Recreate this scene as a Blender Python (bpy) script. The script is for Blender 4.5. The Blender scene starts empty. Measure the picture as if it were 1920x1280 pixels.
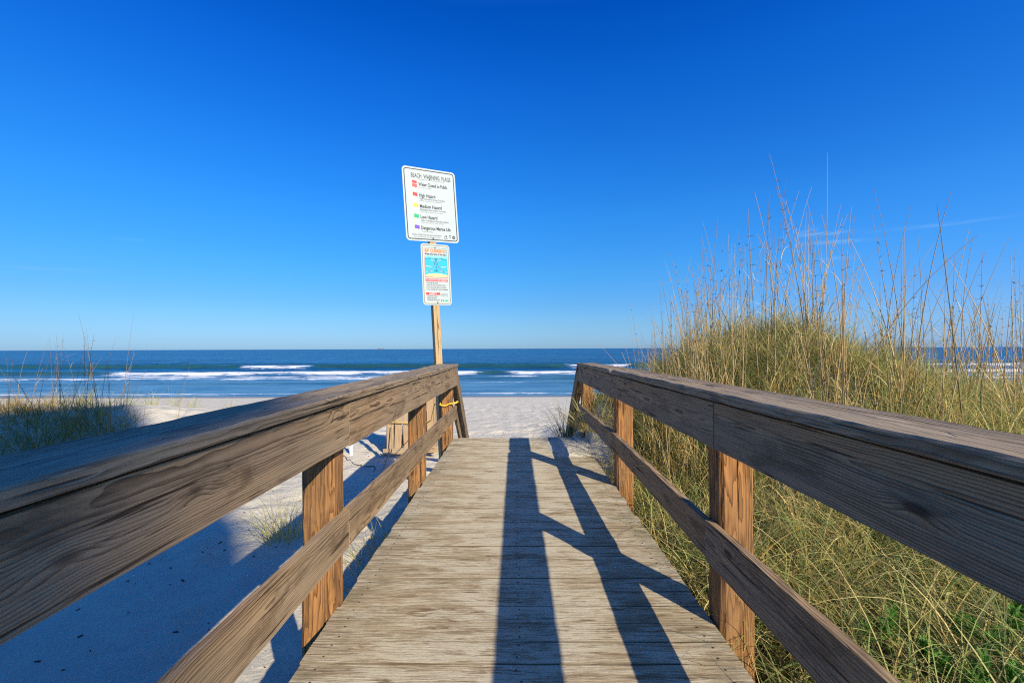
import bpy, math, random
import numpy as np
from mathutils import Matrix, Vector

R = math.radians
random.seed(7)
rng = np.random.default_rng(11)
scene = bpy.context.scene
col = scene.collection

# ------------------------------------------------------------------ camera, sky, sun, exposure
CAM_H = 1.30
cd = bpy.data.cameras.new('camera')
cam = bpy.data.objects.new('camera', cd)
col.objects.link(cam)
cd.sensor_width = 36.0
cd.lens = 16.0
cd.clip_start = 0.02
cd.clip_end = 60000.0
cam.matrix_world = (Matrix.Translation((0, 0, CAM_H)) @ Matrix.Rotation(R(0.40), 4, 'Z')
                    @ Matrix.Rotation(R(90 + 0.907), 4, 'X') @ Matrix.Rotation(R(-0.21), 4, 'Z'))
scene.camera = cam

SUN_EL = 31.5
LDIR = np.array([-0.553, 0.833])                 # horizontal direction the light travels
sun_vec = Vector((0.553 * math.cos(R(SUN_EL)), -0.833 * math.cos(R(SUN_EL)), math.sin(R(SUN_EL))))
sd = bpy.data.lights.new('sun', 'SUN')
sd.energy = 5.0
sd.angle = R(0.55)
sd.color = (1.0, 0.89, 0.69)
sun = bpy.data.objects.new('sun', sd)
col.objects.link(sun)
sun.rotation_euler = sun_vec.to_track_quat('Z', 'Y').to_euler()

scene.view_settings.view_transform = 'Standard'
scene.view_settings.look = 'None'
scene.view_settings.exposure = 0.40
scene.view_settings.gamma = 1.0
scene.view_settings.use_curve_mapping = False

world = bpy.data.worlds.new('World')
scene.world = world
world.use_nodes = True
wt = world.node_tree
for n in list(wt.nodes):
    wt.nodes.remove(n)


def N(t, kind, **kw):
    n = t.nodes.new(kind)
    for k, v in kw.items():
        setattr(n, k, v)
    return n


def L(t, a, b):
    t.links.new(a, b)


def mathn(t, op, a, b=None, c=None, clamp=False):
    n = N(t, 'ShaderNodeMath', operation=op)
    n.use_clamp = clamp
    for i, v in enumerate((a, b, c)):
        if v is None:
            continue
        if isinstance(v, (int, float)):
            n.inputs[i].default_value = v
        else:
            L(t, v, n.inputs[i])
    return n.outputs[0]


def mixc(t, f, a, b, mode='MIX'):
    n = N(t, 'ShaderNodeMix', data_type='RGBA', blend_type=mode)
    n.clamp_factor = True
    for s, v in ((0, f), (6, a), (7, b)):
        if isinstance(v, (int, float)):
            n.inputs[s].default_value = v
        elif isinstance(v, tuple):
            n.inputs[s].default_value = (*v, 1) if len(v) == 3 else v
        else:
            L(t, v, n.inputs[s])
    return n.outputs[2]


def ramp(t, fac, stops, interp='LINEAR'):
    n = N(t, 'ShaderNodeValToRGB')
    n.color_ramp.interpolation = interp
    e = n.color_ramp.elements
    while len(e) < len(stops):
        e.new(0.5)
    for el, (p, c) in zip(e, stops):
        el.position = p
        el.color = (c, c, c, 1) if isinstance(c, (int, float)) else (*c, 1)
    L(t, fac, n.inputs[0])
    return n.outputs[0]


def mapr(t, v, a, b, c=0.0, d=1.0, smooth=True):
    n = N(t, 'ShaderNodeMapRange')
    if smooth:
        n.interpolation_type = 'SMOOTHSTEP'
    L(t, v, n.inputs[0])
    for i, q in enumerate((a, b, c, d)):
        n.inputs[i + 1].default_value = q
    return n.outputs[0]


def scalev(t, v, s):
    n = N(t, 'ShaderNodeVectorMath', operation='MULTIPLY')
    L(t, v, n.inputs[0])
    n.inputs[1].default_value = s
    return n.outputs[0]


def noise(t, vec, scale, detail=4, rough=0.55, dist=0.0, col_out=False):
    n = N(t, 'ShaderNodeTexNoise')
    n.inputs['Scale'].default_value = scale
    n.inputs['Detail'].default_value = detail
    n.inputs['Roughness'].default_value = rough
    n.inputs['Distortion'].default_value = dist
    if vec is not None:
        L(t, vec, n.inputs['Vector'])
    return n.outputs['Color' if col_out else 'Fac']


sky = N(wt, 'ShaderNodeTexSky')
sky.sky_type = 'NISHITA'
sky.sun_disc = False
sky.sun_elevation = R(SUN_EL)
sky.sun_rotation = math.atan2(0.553, -0.833)
sky.altitude = 0
sky.air_density = 1.0
sky.dust_density = 0.35
sky.ozone_density = 3.0
hsv = N(wt, 'ShaderNodeHueSaturation')
hsv.inputs['Saturation'].default_value = 1.25
hsv.inputs['Value'].default_value = 1.0
L(wt, sky.outputs[0], hsv.inputs['Color'])
# clear winter air: deeper blue high up, cool haze instead of yellow at the horizon (factors by sine of the height)
tcz = N(wt, 'ShaderNodeTexCoord')
sz = N(wt, 'ShaderNodeSeparateXYZ')
L(wt, tcz.outputs['Generated'], sz.inputs[0])
zf = mathn(wt, 'DIVIDE', sz.outputs[2], 0.8, clamp=True)
tint = ramp(wt, zf, [(p / 0.8, tuple(q / 2 for q in c)) for p, c in (
    (0.0, (0.37, 0.65, 1.34)), (0.016, (0.365, 0.63, 1.26)), (0.051, (0.365, 0.625, 1.05)), (0.097, (0.345, 0.66, 1.04)), (0.166, (0.32, 0.80, 1.17)),
    (0.274, (0.275, 0.93, 1.44)), (0.374, (0.195, 0.92, 1.60)), (0.501, (0.09, 0.83, 1.72)), (0.602, (0.012, 0.66, 1.62)), (0.74, (0.58, 1.03, 1.72)))])
tv = N(wt, 'ShaderNodeVectorMath', operation='SCALE')
L(wt, tint, tv.inputs[0])
tv.inputs['Scale'].default_value = 2.0
skyt = mixc(wt, 1.0, hsv.outputs[0], tv.outputs[0], 'MULTIPLY')
# low on the right, away from the sun, the air is as bright as on the left
azr = mathn(wt, 'ARCTAN2', sz.outputs[0], sz.outputs[1])
wr = mathn(wt, 'MULTIPLY', mapr(wt, azr, 0.05, 0.85), mapr(wt, sz.outputs[2], 0.08, 0.42, 1.0, 0.22))
skyt = mixc(wt, wr, skyt, mixc(wt, 1.0, skyt, (1.36, 1.27, 1.40), 'MULTIPLY'))
# thin wisps of high cirrus, laid out by compass direction and height above the horizon
tc = N(wt, 'ShaderNodeTexCoord')
sx = N(wt, 'ShaderNodeSeparateXYZ')
L(wt, tc.outputs['Generated'], sx.inputs[0])
az = mathn(wt, 'ARCTAN2', sx.outputs[0], sx.outputs[1])
el = mathn(wt, 'ARCSINE', sx.outputs[2])
wcv = N(wt, 'ShaderNodeCombineXYZ')
L(wt, az, wcv.inputs[0])
L(wt, el, wcv.inputs[1])
wn = noise(wt, scalev(wt, wcv.outputs[0], (22.0, 150.0, 1.0)), 1.0, 6, 0.65, 0.8)
total = None
for (a0, e0, wa, we, tilt, amp) in ((0.588, 0.2035, 0.045, 0.0030, -0.02, 0.60), (0.607, 0.1875, 0.045, 0.0032, -0.06, 0.62),
                                   (0.617, 0.158, 0.024, 0.0030, -0.04, 0.45), (0.740, 0.194, 0.070, 0.0026, -0.03, 0.34),
                                   (0.57, 0.212, 0.02, 0.005, 0.2, 0.25),
                                   (-0.70, 0.185, 0.04, 0.0025, 0.05, 0.10), (-0.80, 0.125, 0.05, 0.0025, 0.05, 0.16),
                                   (0.35, 0.135, 0.08, 0.003, 0.02, 0.10)):
    da = mathn(wt, 'SUBTRACT', az, a0)
    de = mathn(wt, 'SUBTRACT', mathn(wt, 'SUBTRACT', el, e0), mathn(wt, 'MULTIPLY', da, tilt))
    q = mathn(wt, 'ADD', mathn(wt, 'POWER', mathn(wt, 'DIVIDE', da, wa), 2.0), mathn(wt, 'POWER', mathn(wt, 'ABSOLUTE', mathn(wt, 'DIVIDE', de, we)), 2.0))
    g = mathn(wt, 'MULTIPLY', mathn(wt, 'EXPONENT', mathn(wt, 'MULTIPLY', q, -1.0)), amp)
    total = g if total is None else mathn(wt, 'ADD', total, g)
wm = mathn(wt, 'MULTIPLY', mathn(wt, 'MULTIPLY', total, 0.62), mapr(wt, wn, 0.25, 0.75), clamp=True)
skyc = mixc(wt, wm, skyt, (4.6, 6.4, 8.4))
bg = N(wt, 'ShaderNodeBackground')
bg.inputs['Strength'].default_value = 0.090
wo = N(wt, 'ShaderNodeOutputWorld')
L(wt, skyc, bg.inputs['Color'])
L(wt, bg.outputs[0], wo.inputs[0])

scene.cycles.use_denoising = False
scene.cycles.pixel_filter_type = 'BLACKMAN_HARRIS'
scene.cycles.filter_width = 1.15
scene.cycles.max_bounces = 6
scene.cycles.transparent_max_bounces = 6


# ------------------------------------------------------------------ helpers
def vnoise(x, y, seed=0):
    """value noise on numpy arrays, 0..1"""
    xi = np.floor(x).astype(np.int64)
    yi = np.floor(y).astype(np.int64)
    fx = x - xi
    fy = y - yi
    fx = fx * fx * (3 - 2 * fx)
    fy = fy * fy * (3 - 2 * fy)

    def h(a, b):
        n = (a * 374761393 + b * 668265263 + seed * 1442695041) & 0xFFFFFFFF
        n = ((n ^ (n >> 13)) * 1274126177) & 0xFFFFFFFF
        return ((n ^ (n >> 16)) & 0xFFFF) / 65535.0
    return (h(xi, yi) * (1 - fx) + h(xi + 1, yi) * fx) * (1 - fy) + (h(xi, yi + 1) * (1 - fx) + h(xi + 1, yi + 1) * fx) * fy


def fbm(x, y, octv=4, seed=0):
    s = 0
    a = 0.5
    for i in range(octv):
        s = s + a * vnoise(x * 2 ** i, y * 2 ** i, seed + i * 17)
        a *= 0.5
    return s


def sstep(a, b, x):
    t = np.clip((x - a) / (b - a), 0, 1)
    return t * t * (3 - 2 * t)


def tag(o, label=None, cat=None, group=None, kind=None):
    if label:
        o['label'] = label
    if cat:
        o['category'] = cat
    if group:
        o['group'] = group
    if kind:
        o['kind'] = kind
    return o


def empty(name, loc=(0, 0, 0), rz=0.0):
    o = bpy.data.objects.new(name, None)
    o.empty_display_size = 0.1
    col.objects.link(o)
    o.location = loc
    o.rotation_euler = (0, 0, rz)
    return o


class MB:
    """collects shapes into one mesh; per-vertex 'wood' coordinate; several materials"""

    def __init__(self):
        self.v = []
        self.f = []
        self.m = []
        self.w = []
        self.sm = []
        self.n = 0

    def add(self, v, f, mi=0, w=None, smooth=False):
        v = np.asarray(v, float).reshape(-1, 3)
        self.v.append(v)
        self.w.append(np.asarray(w, float).reshape(-1, 3) if w is not None else v.copy())
        for q in f:
            self.f.append(tuple(int(i) + self.n for i in q))
            self.m.append(mi)
            self.sm.append(smooth)
        self.n += len(v)

    def box(self, c, s, mi=0, rot=None, bev=0.0, along=0):
        """box with chamfered edges along its long axis"""
        self.plank_local(s, c, rot, mi, bev, along)

    def plank_local(self, s, c, rot=None, mi=0, bev=0.003, along=0, seg=1, wear=0.0, side_mi=None, taper=None):
        # local board: length axis 'along'
        ax = [along, (along + 1) % 3, (along + 2) % 3]
        Ln, A, B = s[ax[0]], s[ax[1]], s[ax[2]]
        b = max(bev, 1e-4)
        b = min(b, A * 0.3, B * 0.3)
        prof = np.array([(-A / 2 + b, -B / 2), (A / 2 - b, -B / 2), (A / 2, -B / 2 + b), (A / 2, B / 2 - b),
                         (A / 2 - b, B / 2), (-A / 2 + b, B / 2), (-A / 2, B / 2 - b), (-A / 2, -B / 2 + b)])
        k = len(prof)
        ts = np.linspace(-Ln / 2, Ln / 2, seg + 1)
        P = np.zeros((seg + 1, k, 3))
        for i, t in enumerate(ts):
            pr = prof.copy()
            if taper is not None:
                pr[:, 1] *= 1 + (taper - 1) * (i / max(seg, 1))
            if wear:
                pr = pr + rng.normal(0, wear, pr.shape)
            P[i, :, 0] = t
            P[i, :, 1:] = pr
        if wear:
            P[0, :, 0] += rng.normal(0, wear * 1.5, k)
            P[-1, :, 0] += rng.normal(0, wear * 1.5, k)
        off = np.array([rng.uniform(0, 40), rng.uniform(-0.05, 0.05) + rng.choice([-1, 1]) * rng.uniform(0.03, 0.12), rng.uniform(-0.06, 0.06)])
        W = P.reshape(-1, 3) + off
        V = np.zeros_like(P.reshape(-1, 3))
        Pf = P.reshape(-1, 3)
        V[:, ax[0]] = Pf[:, 0]
        V[:, ax[1]] = Pf[:, 1]
        V[:, ax[2]] = Pf[:, 2]
        if rot is not None:
            V = V @ np.array(rot.to_3x3()).T
        V = V + np.array(c)
        F = []
        for i in range(seg):
            for j in range(k):
                a = i * k + j
                bq = i * k + (j + 1) % k
                F.append((a, bq, bq + k, a + k))
        F.append(tuple(reversed(range(k))))
        F.append(tuple(range(seg * k, seg * k + k)))
        self.add(V, F, mi, W)
        if side_mi is not None:                        # the long edges carry another material (grime in the seams)
            st = len(self.m) - len(F)
            for q in range(seg * k):
                if q % k in (1, 2, 3, 5, 6, 7):
                    self.m[st + q] = side_mi

    def tube(self, pts, rad, k=6, mi=0, smooth=True, cap=True):
        pts = [Vector(p) for p in pts]
        n = len(pts)
        if isinstance(rad, (int, float)):
            rad = [rad] * n
        V = []
        prev = None
        for i, p in enumerate(pts):
            d = (pts[min(i + 1, n - 1)] - pts[max(i - 1, 0)]).normalized()
            if prev is None:
                a = d.orthogonal().normalized()
            else:
                a = (prev - d * prev.dot(d))
                a = a.normalized() if a.length > 1e-6 else d.orthogonal().normalized()
            prev = a
            b = d.cross(a)
            for j in range(k):
                t = 2 * math.pi * j / k
                V.append(p + (a * math.cos(t) + b * math.sin(t)) * rad[i])
        F = []
        for i in range(n - 1):
            for j in range(k):
                F.append((i * k + j, i * k + (j + 1) % k, (i + 1) * k + (j + 1) % k, (i + 1) * k + j))
        if cap:
            F.append(tuple(reversed(range(k))))
            F.append(tuple(range((n - 1) * k, n * k)))
        self.add([tuple(v) for v in V], F, mi, smooth=smooth)

    def poly(self, pts, mi=0):
        self.add(pts, [tuple(range(len(pts)))], mi)

    def mesh(self, name, mats):
        me = bpy.data.meshes.new(name)
        V = np.concatenate(self.v)
        me.from_pydata(V.tolist(), [], self.f)
        for m in (mats if isinstance(mats, (list, tuple)) else [mats]):
            me.materials.append(m)
        me.polygons.foreach_set('material_index', np.array(self.m, np.int32))
        me.polygons.foreach_set('use_smooth', np.array(self.sm, bool))
        at = me.attributes.new('wood', 'FLOAT_VECTOR', 'POINT')
        at.data.foreach_set('vector', np.concatenate(self.w).astype(np.float32).ravel())
        me.update()
        return me

    def build(self, name, mats, parent=None):
        o = bpy.data.objects.new(name, self.mesh(name, mats))
        col.objects.link(o)
        o.parent = parent
        return o


def grid_obj(name, xs, ys, Z, mat, attrs=None):
    nx, ny = len(xs), len(ys)
    X, Y = np.meshgrid(xs, ys)
    V = np.stack([X, Y, Z], -1).reshape(-1, 3)
    idx = np.arange(nx * ny).reshape(ny, nx)
    F = np.stack([idx[:-1, :-1], idx[:-1, 1:], idx[1:, 1:], idx[1:, :-1]], -1).reshape(-1, 4)
    me = fast_mesh(name, V, F, mat, True)
    for k, a in (attrs or {}).items():
        at = me.attributes.new(k, 'FLOAT', 'POINT')
        at.data.foreach_set('value', a.astype(np.float32).ravel())
    o = bpy.data.objects.new(name, me)
    col.objects.link(o)
    return o


def fast_mesh(name, V, F, mat, smooth=False):
    me = bpy.data.meshes.new(name)
    k = F.shape[1]
    me.vertices.add(len(V))
    me.vertices.foreach_set('co', V.astype(np.float32).ravel())
    me.loops.add(F.size)
    me.loops.foreach_set('vertex_index', F.astype(np.int32).ravel())
    me.polygons.add(len(F))
    me.polygons.foreach_set('loop_start', np.arange(0, F.size, k, dtype=np.int32))
    me.polygons.foreach_set('loop_total', np.full(len(F), k, np.int32))
    me.polygons.foreach_set('use_smooth', np.full(len(F), smooth, bool))
    me.materials.append(mat)
    me.update(calc_edges=True)
    return me


# ------------------------------------------------------------------ materials
def newmat(name):
    m = bpy.data.materials.new(name)
    m.use_nodes = True
    t = m.node_tree
    b = t.nodes.get('Principled BSDF')
    return m, t, b


def bump(t, h, b, strength=0.3, dist=0.01):
    n = N(t, 'ShaderNodeBump')
    n.inputs['Strength'].default_value = strength
    n.inputs['Distance'].default_value = dist
    L(t, h, n.inputs['Height'])
    L(t, n.outputs[0], b.inputs['Normal'])
    return n


def wood_mat(name, light, dark, grey, grey_amt, ring=260.0, knots=True, bumpd=0.004, rough=0.8, sandy=0.0, stain=None, contrast=1.0, warpk=0.085, warps=(1.3, 5.0, 5.0), fibk=0.9, knotk=0.045):
    """solid wood: growth rings about a pith line, bent round knots, with grain fibres, checks and weathering"""
    m, t, b = newmat(name)
    a = N(t, 'ShaderNodeAttribute', attribute_name='wood').outputs['Vector']
    sp = N(t, 'ShaderNodeSeparateXYZ')
    L(t, a, sp.inputs[0])
    warp = noise(t, scalev(t, a, warps), 1.0, 3, 0.5)
    warp2 = noise(t, scalev(t, a, (5.0, 22.0, 22.0)), 1.0, 2, 0.5)
    r = mathn(t, 'SQRT', mathn(t, 'ADD', mathn(t, 'POWER', sp.outputs[1], 2.0), mathn(t, 'POWER', sp.outputs[2], 2.0)))
    r = mathn(t, 'ADD', r, mathn(t, 'MULTIPLY', warp, warpk))
    r = mathn(t, 'ADD', r, mathn(t, 'MULTIPLY', warp2, 0.012))
    kd = None
    if knots:
        vo = N(t, 'ShaderNodeTexVoronoi', feature='F1')
        vo.inputs['Scale'].default_value = 1.0
        L(t, scalev(t, a, (2.2, 7.0, 7.0)), vo.inputs['Vector'])
        kd = vo.outputs['Distance']
        r = mathn(t, 'ADD', r, mathn(t, 'MULTIPLY', mapr(t, kd, 0.0, 0.30, 1.0, 0.0), knotk))
    ph = mathn(t, 'MULTIPLY', r, ring)
    saw = mathn(t, 'FRACT', mathn(t, 'DIVIDE', ph, 2 * math.pi))
    late = mathn(t, 'POWER', saw, 2.2)                       # earlywood fading into a dark latewood line
    late = mathn(t, 'MULTIPLY', late, mapr(t, saw, 0.93, 1.0, 1.0, 0.0))
    fib = noise(t, scalev(t, a, (6.0, 420.0, 420.0)), 1.0, 3, 0.6)
    fib2 = noise(t, scalev(t, a, (2.2, 90.0, 90.0)), 1.0, 4, 0.6)
    chk = noise(t, scalev(t, a, (1.6, 55.0, 55.0)), 1.0, 2, 0.5)
    crack = mapr(t, chk, 0.635, 0.70)
    big = noise(t, scalev(t, a, (0.9, 3.0, 3.0)), 1.0, 4, 0.6)
    f = mathn(t, 'ADD', mathn(t, 'MULTIPLY', late, 0.85 * contrast), mathn(t, 'MULTIPLY', mathn(t, 'SUBTRACT', fib2, 0.5), fibk))
    f = mathn(t, 'ADD', f, mathn(t, 'MULTIPLY', mathn(t, 'SUBTRACT', fib, 0.5), 0.5), clamp=True)
    c = mixc(t, f, light, dark)
    g = mathn(t, 'MULTIPLY', mapr(t, big, 0.30, 0.66), grey_amt)
    gc = mixc(t, f, grey, tuple(q * 0.42 for q in grey))
    c = mixc(t, g, c, gc)
    if stain:
        st = noise(t, scalev(t, a, (2.5, 9.0, 9.0)), 1.0, 5, 0.65, 0.5)
        c = mixc(t, mathn(t, 'MULTIPLY', mapr(t, st, 0.50, 0.68), 0.75), c, stain)
    c = mixc(t, mathn(t, 'MULTIPLY', crack, 0.8), c, tuple(q * 0.25 for q in dark))
    if knots:
        c = mixc(t, mathn(t, 'MULTIPLY', mapr(t, kd, 0.045, 0.13, 1.0, 0.0), 0.85), c, tuple(q * 0.55 for q in dark))
    if sandy:
        geo = N(t, 'ShaderNodeNewGeometry')
        nz = N(t, 'ShaderNodeSeparateXYZ')
        L(t, geo.outputs['Normal'], nz.inputs[0])
        sn = noise(t, scalev(t, a, (1.4, 9.0, 9.0)), 1.0, 5, 0.7, 0.3)
        sf = mathn(t, 'MULTIPLY', mapr(t, nz.outputs[2], 0.6, 0.95), mathn(t, 'MULTIPLY', mapr(t, sn, 0.56, 0.70), sandy))
        c = mixc(t, sf, c, (0.42, 0.36, 0.27))
    L(t, c, b.inputs['Base Color'])
    b.inputs['Roughness'].default_value = rough
    b.inputs['Specular IOR Level'].default_value = 0.25
    h = mathn(t, 'SUBTRACT', mathn(t, 'ADD', mathn(t, 'MULTIPLY', late, 0.5), mathn(t, 'MULTIPLY', fib2, 0.7)), mathn(t, 'MULTIPLY', crack, 1.6))
    bump(t, h, b, 0.7, bumpd)
    return m


M = {}
M['rail'] = wood_mat('rail_wood', (0.395, 0.258, 0.134), (0.088, 0.052, 0.026), (0.335, 0.248, 0.152), 0.75, 800, stain=(0.12, 0.078, 0.042), warpk=0.034, fibk=2.2, bumpd=0.006, contrast=1.15, knotk=0.020)
M['cap'] = wood_mat('cap_wood', (0.350, 0.250, 0.142), (0.080, 0.053, 0.031), (0.340, 0.270, 0.178), 0.9, 640, bumpd=0.009, sandy=0.5, warpk=0.030, fibk=2.4, stain=(0.13, 0.088, 0.050), knotk=0.018)
M['post'] = wood_mat('post_wood', (0.480, 0.220, 0.070), (0.125, 0.044, 0.012), (0.260, 0.145, 0.064), 0.85, 330, stain=(0.105, 0.060, 0.026), warpk=0.16, warps=(1.6, 13.0, 13.0), contrast=1.1, fibk=1.8, bumpd=0.007, knotk=0.03)
M['pole'] = wood_mat('pole_wood', (0.54, 0.37, 0.18), (0.28, 0.16, 0.065), (0.42, 0.31, 0.18), 0.4, 240, bumpd=0.002, contrast=0.6)
M['bin'] = wood_mat('bin_wood', (0.50, 0.33, 0.17), (0.28, 0.17, 0.08), (0.40, 0.32, 0.22), 0.6, 240, bumpd=0.002, contrast=0.7)
M['under'] = wood_mat('joist_wood', (0.20, 0.15, 0.09), (0.07, 0.05, 0.03), (0.16, 0.14, 0.11), 0.8, 300)


def deck_material():
    m, t, b = newmat('deck_wood')
    a = N(t, 'ShaderNodeAttribute', attribute_name='wood').outputs['Vector']
    geo = N(t, 'ShaderNodeNewGeometry').outputs['Position']
    sp = N(t, 'ShaderNodeSeparateXYZ')
    L(t, geo, sp.inputs[0])
    st1 = noise(t, scalev(t, a, (5.5, 105.0, 105.0)), 1.0, 6, 0.66, 0.5)
    st2 = noise(t, scalev(t, a, (18.0, 420.0, 420.0)), 1.0, 4, 0.65)
    st3 = noise(t, scalev(t, a, (1.0, 16.0, 16.0)), 1.0, 3, 0.5)
    patch = mapr(t, noise(t, scalev(t, geo, (1.0, 2.6, 1.0)), 2.6, 8, 0.72, 0.6), 0.20, 0.80)
    fine = noise(t, geo, 260.0, 2, 0.7)
    f = mathn(t, 'ADD', mathn(t, 'MULTIPLY', st1, 0.65), mathn(t, 'MULTIPLY', st2, 0.35))
    wood = ramp(t, f, [(0.31, (0.11, 0.070, 0.036)), (0.40, (0.28, 0.215, 0.132)), (0.50, (0.45, 0.365, 0.235)), (0.70, (0.53, 0.45, 0.305))])
    tone = mixc(t, mapr(t, st3, 0.3, 0.7), (0.78, 0.73, 0.64), (1.10, 1.06, 0.98))
    wood = mixc(t, 1.0, wood, tone, 'MULTIPLY')
    spot = noise(t, scalev(t, a, (3.2, 26.0, 26.0)), 1.0, 6, 0.7, 0.7)
    wood = mixc(t, mathn(t, 'MULTIPLY', mapr(t, spot, 0.53, 0.64), 0.85), wood, mixc(t, f, (0.085, 0.048, 0.022), (0.36, 0.245, 0.130)))
    # blown sand lying in the grain: more along the walked middle, less at the edges and none in the hollows of the grain
    ctr = mapr(t, mathn(t, 'ABSOLUTE', mathn(t, 'SUBTRACT', sp.outputs[0], 0.08)), 0.15, 0.95, 0.20, -0.04)
    far = mapr(t, sp.outputs[1], 2.5, 6.5, 0.0, 0.16)
    sv = mathn(t, 'ADD', mathn(t, 'ADD', patch, ctr), mathn(t, 'ADD', far, mathn(t, 'MULTIPLY', mathn(t, 'SUBTRACT', f, 0.5), 2.6)))
    sandm = mapr(t, mathn(t, 'SUBTRACT', sv, mathn(t, 'MULTIPLY', mapr(t, spot, 0.53, 0.64), 0.32)), 0.40, 0.84)
    sandc = mixc(t, fine, (0.53, 0.460, 0.305), (0.68, 0.605, 0.420))
    c = mixc(t, mathn(t, 'MULTIPLY', sandm, 0.85), wood, sandc)
    moss = noise(t, geo, 5.0, 4, 0.6)
    mm = mathn(t, 'MULTIPLY', mapr(t, mathn(t, 'ABSOLUTE', sp.outputs[0]), 0.62, 0.93), mapr(t, moss, 0.42, 0.62))
    c = mixc(t, mathn(t, 'MULTIPLY', mm, 0.55), c, (0.20, 0.175, 0.09))
    L(t, c, b.inputs['Base Color'])
    b.inputs['Roughness'].default_value = 0.9
    b.inputs['Specular IOR Level'].default_value = 0.2
    h = mathn(t, 'ADD', mathn(t, 'MULTIPLY', f, 1.0), mathn(t, 'MULTIPLY', fine, 0.12))
    bump(t, h, b, 1.0, 0.010)
    return m


M['deck'] = deck_material()
M['seam'] = wood_mat('deck_seam_grime', (0.22, 0.168, 0.100), (0.085, 0.060, 0.034), (0.18, 0.145, 0.095), 0.6, 300, knots=False)


def sand_material():
    m, t, b = newmat('sand')
    geo = N(t, 'ShaderNodeNewGeometry').outputs['Position']
    sp = N(t, 'ShaderNodeSeparateXYZ')
    L(t, geo, sp.inputs[0])
    fine = noise(t, geo, 220.0, 3, 0.7)
    mid = noise(t, geo, 9.0, 5, 0.6)
    big = noise(t, geo, 0.8, 4, 0.55)
    dim = noise(t, geo, 2.6, 3, 0.5, 0.3)
    c = mixc(t, fine, (0.54, 0.485, 0.365), (0.70, 0.645, 0.50))
    c = mixc(t, mathn(t, 'MULTIPLY', mapr(t, big, 0.35, 0.7), 0.35), c, (0.55, 0.495, 0.375))
    # dark specks: shell hash, bits of wrack
    vo = N(t, 'ShaderNodeTexVoronoi', feature='F1')
    vo.inputs['Scale'].default_value = 16.0
    L(t, geo, vo.inputs['Vector'])
    speck = mathn(t, 'MULTIPLY', mapr(t, vo.outputs['Distance'], 0.04, 0.11, 1.0, 0.0), mapr(t, noise(t, geo, 3.0, 2), 0.45, 0.6))
    c = mixc(t, mathn(t, 'MULTIPLY', speck, 0.7), c, (0.10, 0.08, 0.06))
    li = N(t, 'ShaderNodeAttribute', attribute_name='litter_shade').outputs['Fac']
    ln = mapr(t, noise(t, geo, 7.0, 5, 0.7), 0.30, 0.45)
    c = mixc(t, mathn(t, 'MULTIPLY', li, mathn(t, 'MULTIPLY', ln, 0.9)), c, mixc(t, fine, (0.035, 0.026, 0.014), (0.09, 0.068, 0.036)))  # dead litter, its brown taken near black to paint shade between the blades
    # wet sand by the water
    wet = mapr(t, mathn(t, 'ADD', sp.outputs[2], mathn(t, 'MULTIPLY', mathn(t, 'SUBTRACT', noise(t, geo, 0.12, 3), 0.5), 0.15)), -2.80, -2.66, 1.0, 0.0)
    c = mixc(t, wet, c, (0.20, 0.185, 0.16))
    L(t, c, b.inputs['Base Color'])
    L(t, mapr(t, wet, 0, 1, 0.95, 0.35), b.inputs['Roughness'])
    b.inputs['Specular IOR Level'].default_value = 0.2
    vd = N(t, 'ShaderNodeTexVoronoi', feature='SMOOTH_F1')
    vd.inputs['Scale'].default_value = 3.0
    L(t, geo, vd.inputs['Vector'])
    dry = mapr(t, sp.outputs[2], -2.8, -2.4)
    h = mathn(t, 'ADD', mathn(t, 'MULTIPLY', mid, 0.5), mathn(t, 'ADD', mathn(t, 'MULTIPLY', dim, 1.0), mathn(t, 'MULTIPLY', vd.outputs['Distance'], 0.9)))
    h = mathn(t, 'ADD', mathn(t, 'MULTIPLY', h, dry), mathn(t, 'MULTIPLY', fine, 0.10))
    bump(t, h, b, 1.0, 0.06)
    return m


M['sand'] = sand_material()


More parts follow.
